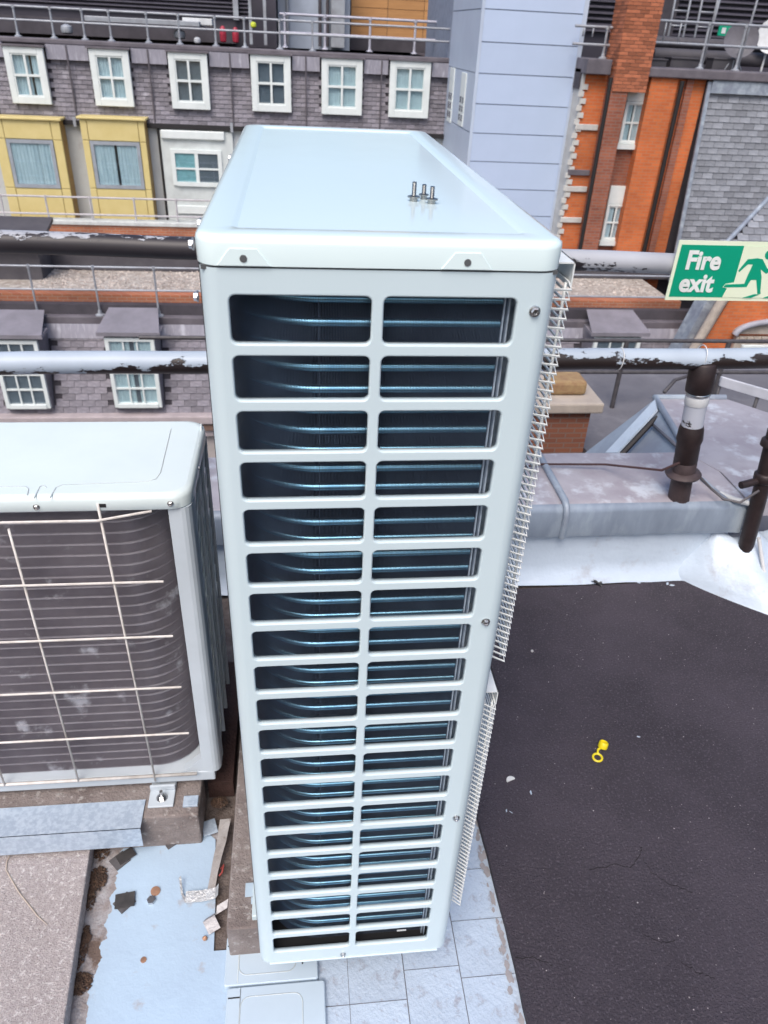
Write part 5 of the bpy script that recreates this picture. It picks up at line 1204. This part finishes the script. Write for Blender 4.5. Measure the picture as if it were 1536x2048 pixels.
q = oy(1545, 72, D3+1.4); b = MB(); b.lathe([(.02,-.08),(.25,-.05),(.40,.0),(.42,.02),(.25,-.03),(.01,-.05)], q, Vector((-.2,-1,.2)), 24); b.tube([q+Vector((0,.1,0)), (q.x, q.y+.1, zr3)], .03, 8)
tag(b.build('satellite_dish', LABELW), 'white satellite dish mostly outside the view behind the grey one', 'dish')
q = oy(1455, 62, D3+4.6); b = MB(); b.box(q.x-.30, q.x+.30, D3+4.58, D3+4.62, q.z-.13, q.z+.13); o = tag(b.build('exit_sign', GREEN), 'tiny green and white exit sign on the dark louvred screen', 'sign')
b = MB(); 
for dx_ in (-.2, .02): b.box(q.x+dx_, q.x+dx_+.13, D3+4.572, D3+4.578, q.z-.07, q.z+.08)
b.box(q.x+.19, q.x+.26, D3+4.572, D3+4.578, q.z-.06, q.z+.06); adopt(b.build('pictogram', LABELW), o)
# ladders / A-frame
for i, (xa_, xb_, lab) in enumerate(((1338,1362,'galvanised roof ladder leaning against the screen nearer the chimney'), (1392,1416,'galvanised roof ladder leaning against the screen beside the dish'))):
    a, c = oy(xa_, 66, D3+3.2), oy(xb_, 66, D3+3.2); la = thing('roof_ladder', (a.x, D3+3.2, zr3), lab, 'ladder', 'roof ladders'); lean = Vector((.35, .9, 3.6))
    a0_, c0_ = Vector((a.x, D3+3.2, zr3+.05)), Vector((c.x+.1, D3+3.2, zr3+.05))
    for s_ in (a0_, c0_): MB().tube([s_, s_+lean], .035, 6).build('stile', RAILM, la)
    for k in range(1, 10): MB().tube([a0_+lean*k/10, c0_+lean*k/10], .022, 6).build('rung', RAILM, la)
q = oy(1385, 65, D3+2.6); b = MB(); b.box(q.x-.35, q.x+.45, D3+2.5, D3+3.0, zr3+.5, zr3+.62)
for dx_ in (-.3, .4): b.tube([(q.x+dx_, D3+2.6, zr3), (q.x+dx_, D3+2.6, zr3+.5)], .03, 6)
tag(b.build('ladder_platform', RAILM), 'pale steel platform at the foot of the roof ladders', 'platform')

# ---------------------------------------------------------------- gabled brick house, lower right
D4 = 15.6
gh = thing('gabled_house', (9, D4, -20), 'orange brick gable with an arched stone window beyond the fire exit sign', 'house')
x0 = oy(1415, 700, D4).x; zt = oy(1480, 560, D4).z
edgeL = [oy(1352,770,D4), oy(1445,612,D4), oy(1490,540,D4)]
zlow = -20
MB().prism([Vector((edgeL[0].x, D4, zlow)), Vector((14, D4, zlow)), Vector((14, D4, edgeL[2].z)), Vector((edgeL[2].x, D4, edgeL[2].z)), Vector((edgeL[1].x+.1, D4, edgeL[1].z)), Vector((edgeL[0].x, D4, edgeL[0].z))], (0, 1.0, 0)).build('gable_wall', BR, gh)
MB().tube([Vector((p.x-.1, D4-.02, p.z)) for p in edgeL], .12, 8).build('gable_coping', STONE, gh)
e2 = [oy(1372,735,D4+.3), oy(1440,612,D4+.3), oy(1500,510,D4+.3)]
MB().prism([e2[0]+Vector((-.42,0,0)), e2[0]+Vector((-.15,0,0)), e2[2]+Vector((-.15,0,0)), e2[2]+Vector((-.42,0,0))], (0,.5,0)).build('lead_valley', LEAD, gh)
# arched stone window
a0, a1 = oy(1452,720,D4).x, oy(1585,720,D4).x; zs_ = oy(1500,675,D4).z; mid = (a0+a1)/2; zwb = oy(1500,830,D4).z
st = MB().box(a0, a1, D4-.14, D4-.002, zwb, zs_+.05).build('stone_surround', STONE, gh, .02)
P = [];
for k in range(13):
    a = math.pi*k/12; P.append(Vector((mid-(a1-a0)*.54*math.cos(a), D4-.16, zs_+.12+.33*math.sin(a))))
adopt(MB().tube(P, .075, 8).build('arch_mould', mat('arch_lead', (.38,.38,.43), .6)), st)
MB().prism([Vector((p.x, D4-.10, p.z)) for p in P], (0,.095,0)).build('tympanum', STONE, gh)
dm2 = MB().box(-.05,.05,0,.05,-.05,.05).mesh('dentil', STONE)
for k in range(9): piece('dentil', dm2, Matrix.Translation((a0+.12+(a1-a0-.24)*k/8, D4-.19, zs_+.02)), gh)
window(gh, a0+.17, a1-.17, zwb+.05, zs_-.12, D4-.142, 3, 3, .10, .05, 'net', .10)
# slope of slates rising behind the gable
sO = Vector((oy(1420,520,D4+1.1).x, D4+1.1, oy(1420,520,D4+1.1).z)); sv = Vector((0,.8,.95)).normalized()
slates(gh, SLATEP, sO, (1,0,0), sv, 2.6, 1.9, .30, .17, lambda a, b: a < b*1.05, 300, None, False)
MB().prism([sO+Vector((0,.04,-.04)), sO+Vector((2.6,.04,-.04)), sO+Vector((2.6,.04,-.04))+sv*1.9, sO+Vector((1.95,.04,-.04))+sv*1.9], (0,.05,-.05)).build('boarding', GAPM, gh)
MB().tube([sO, sO+Vector((1.95,0,0))+sv*1.9], .06, 8).build('hip_roll', LEAD, gh)
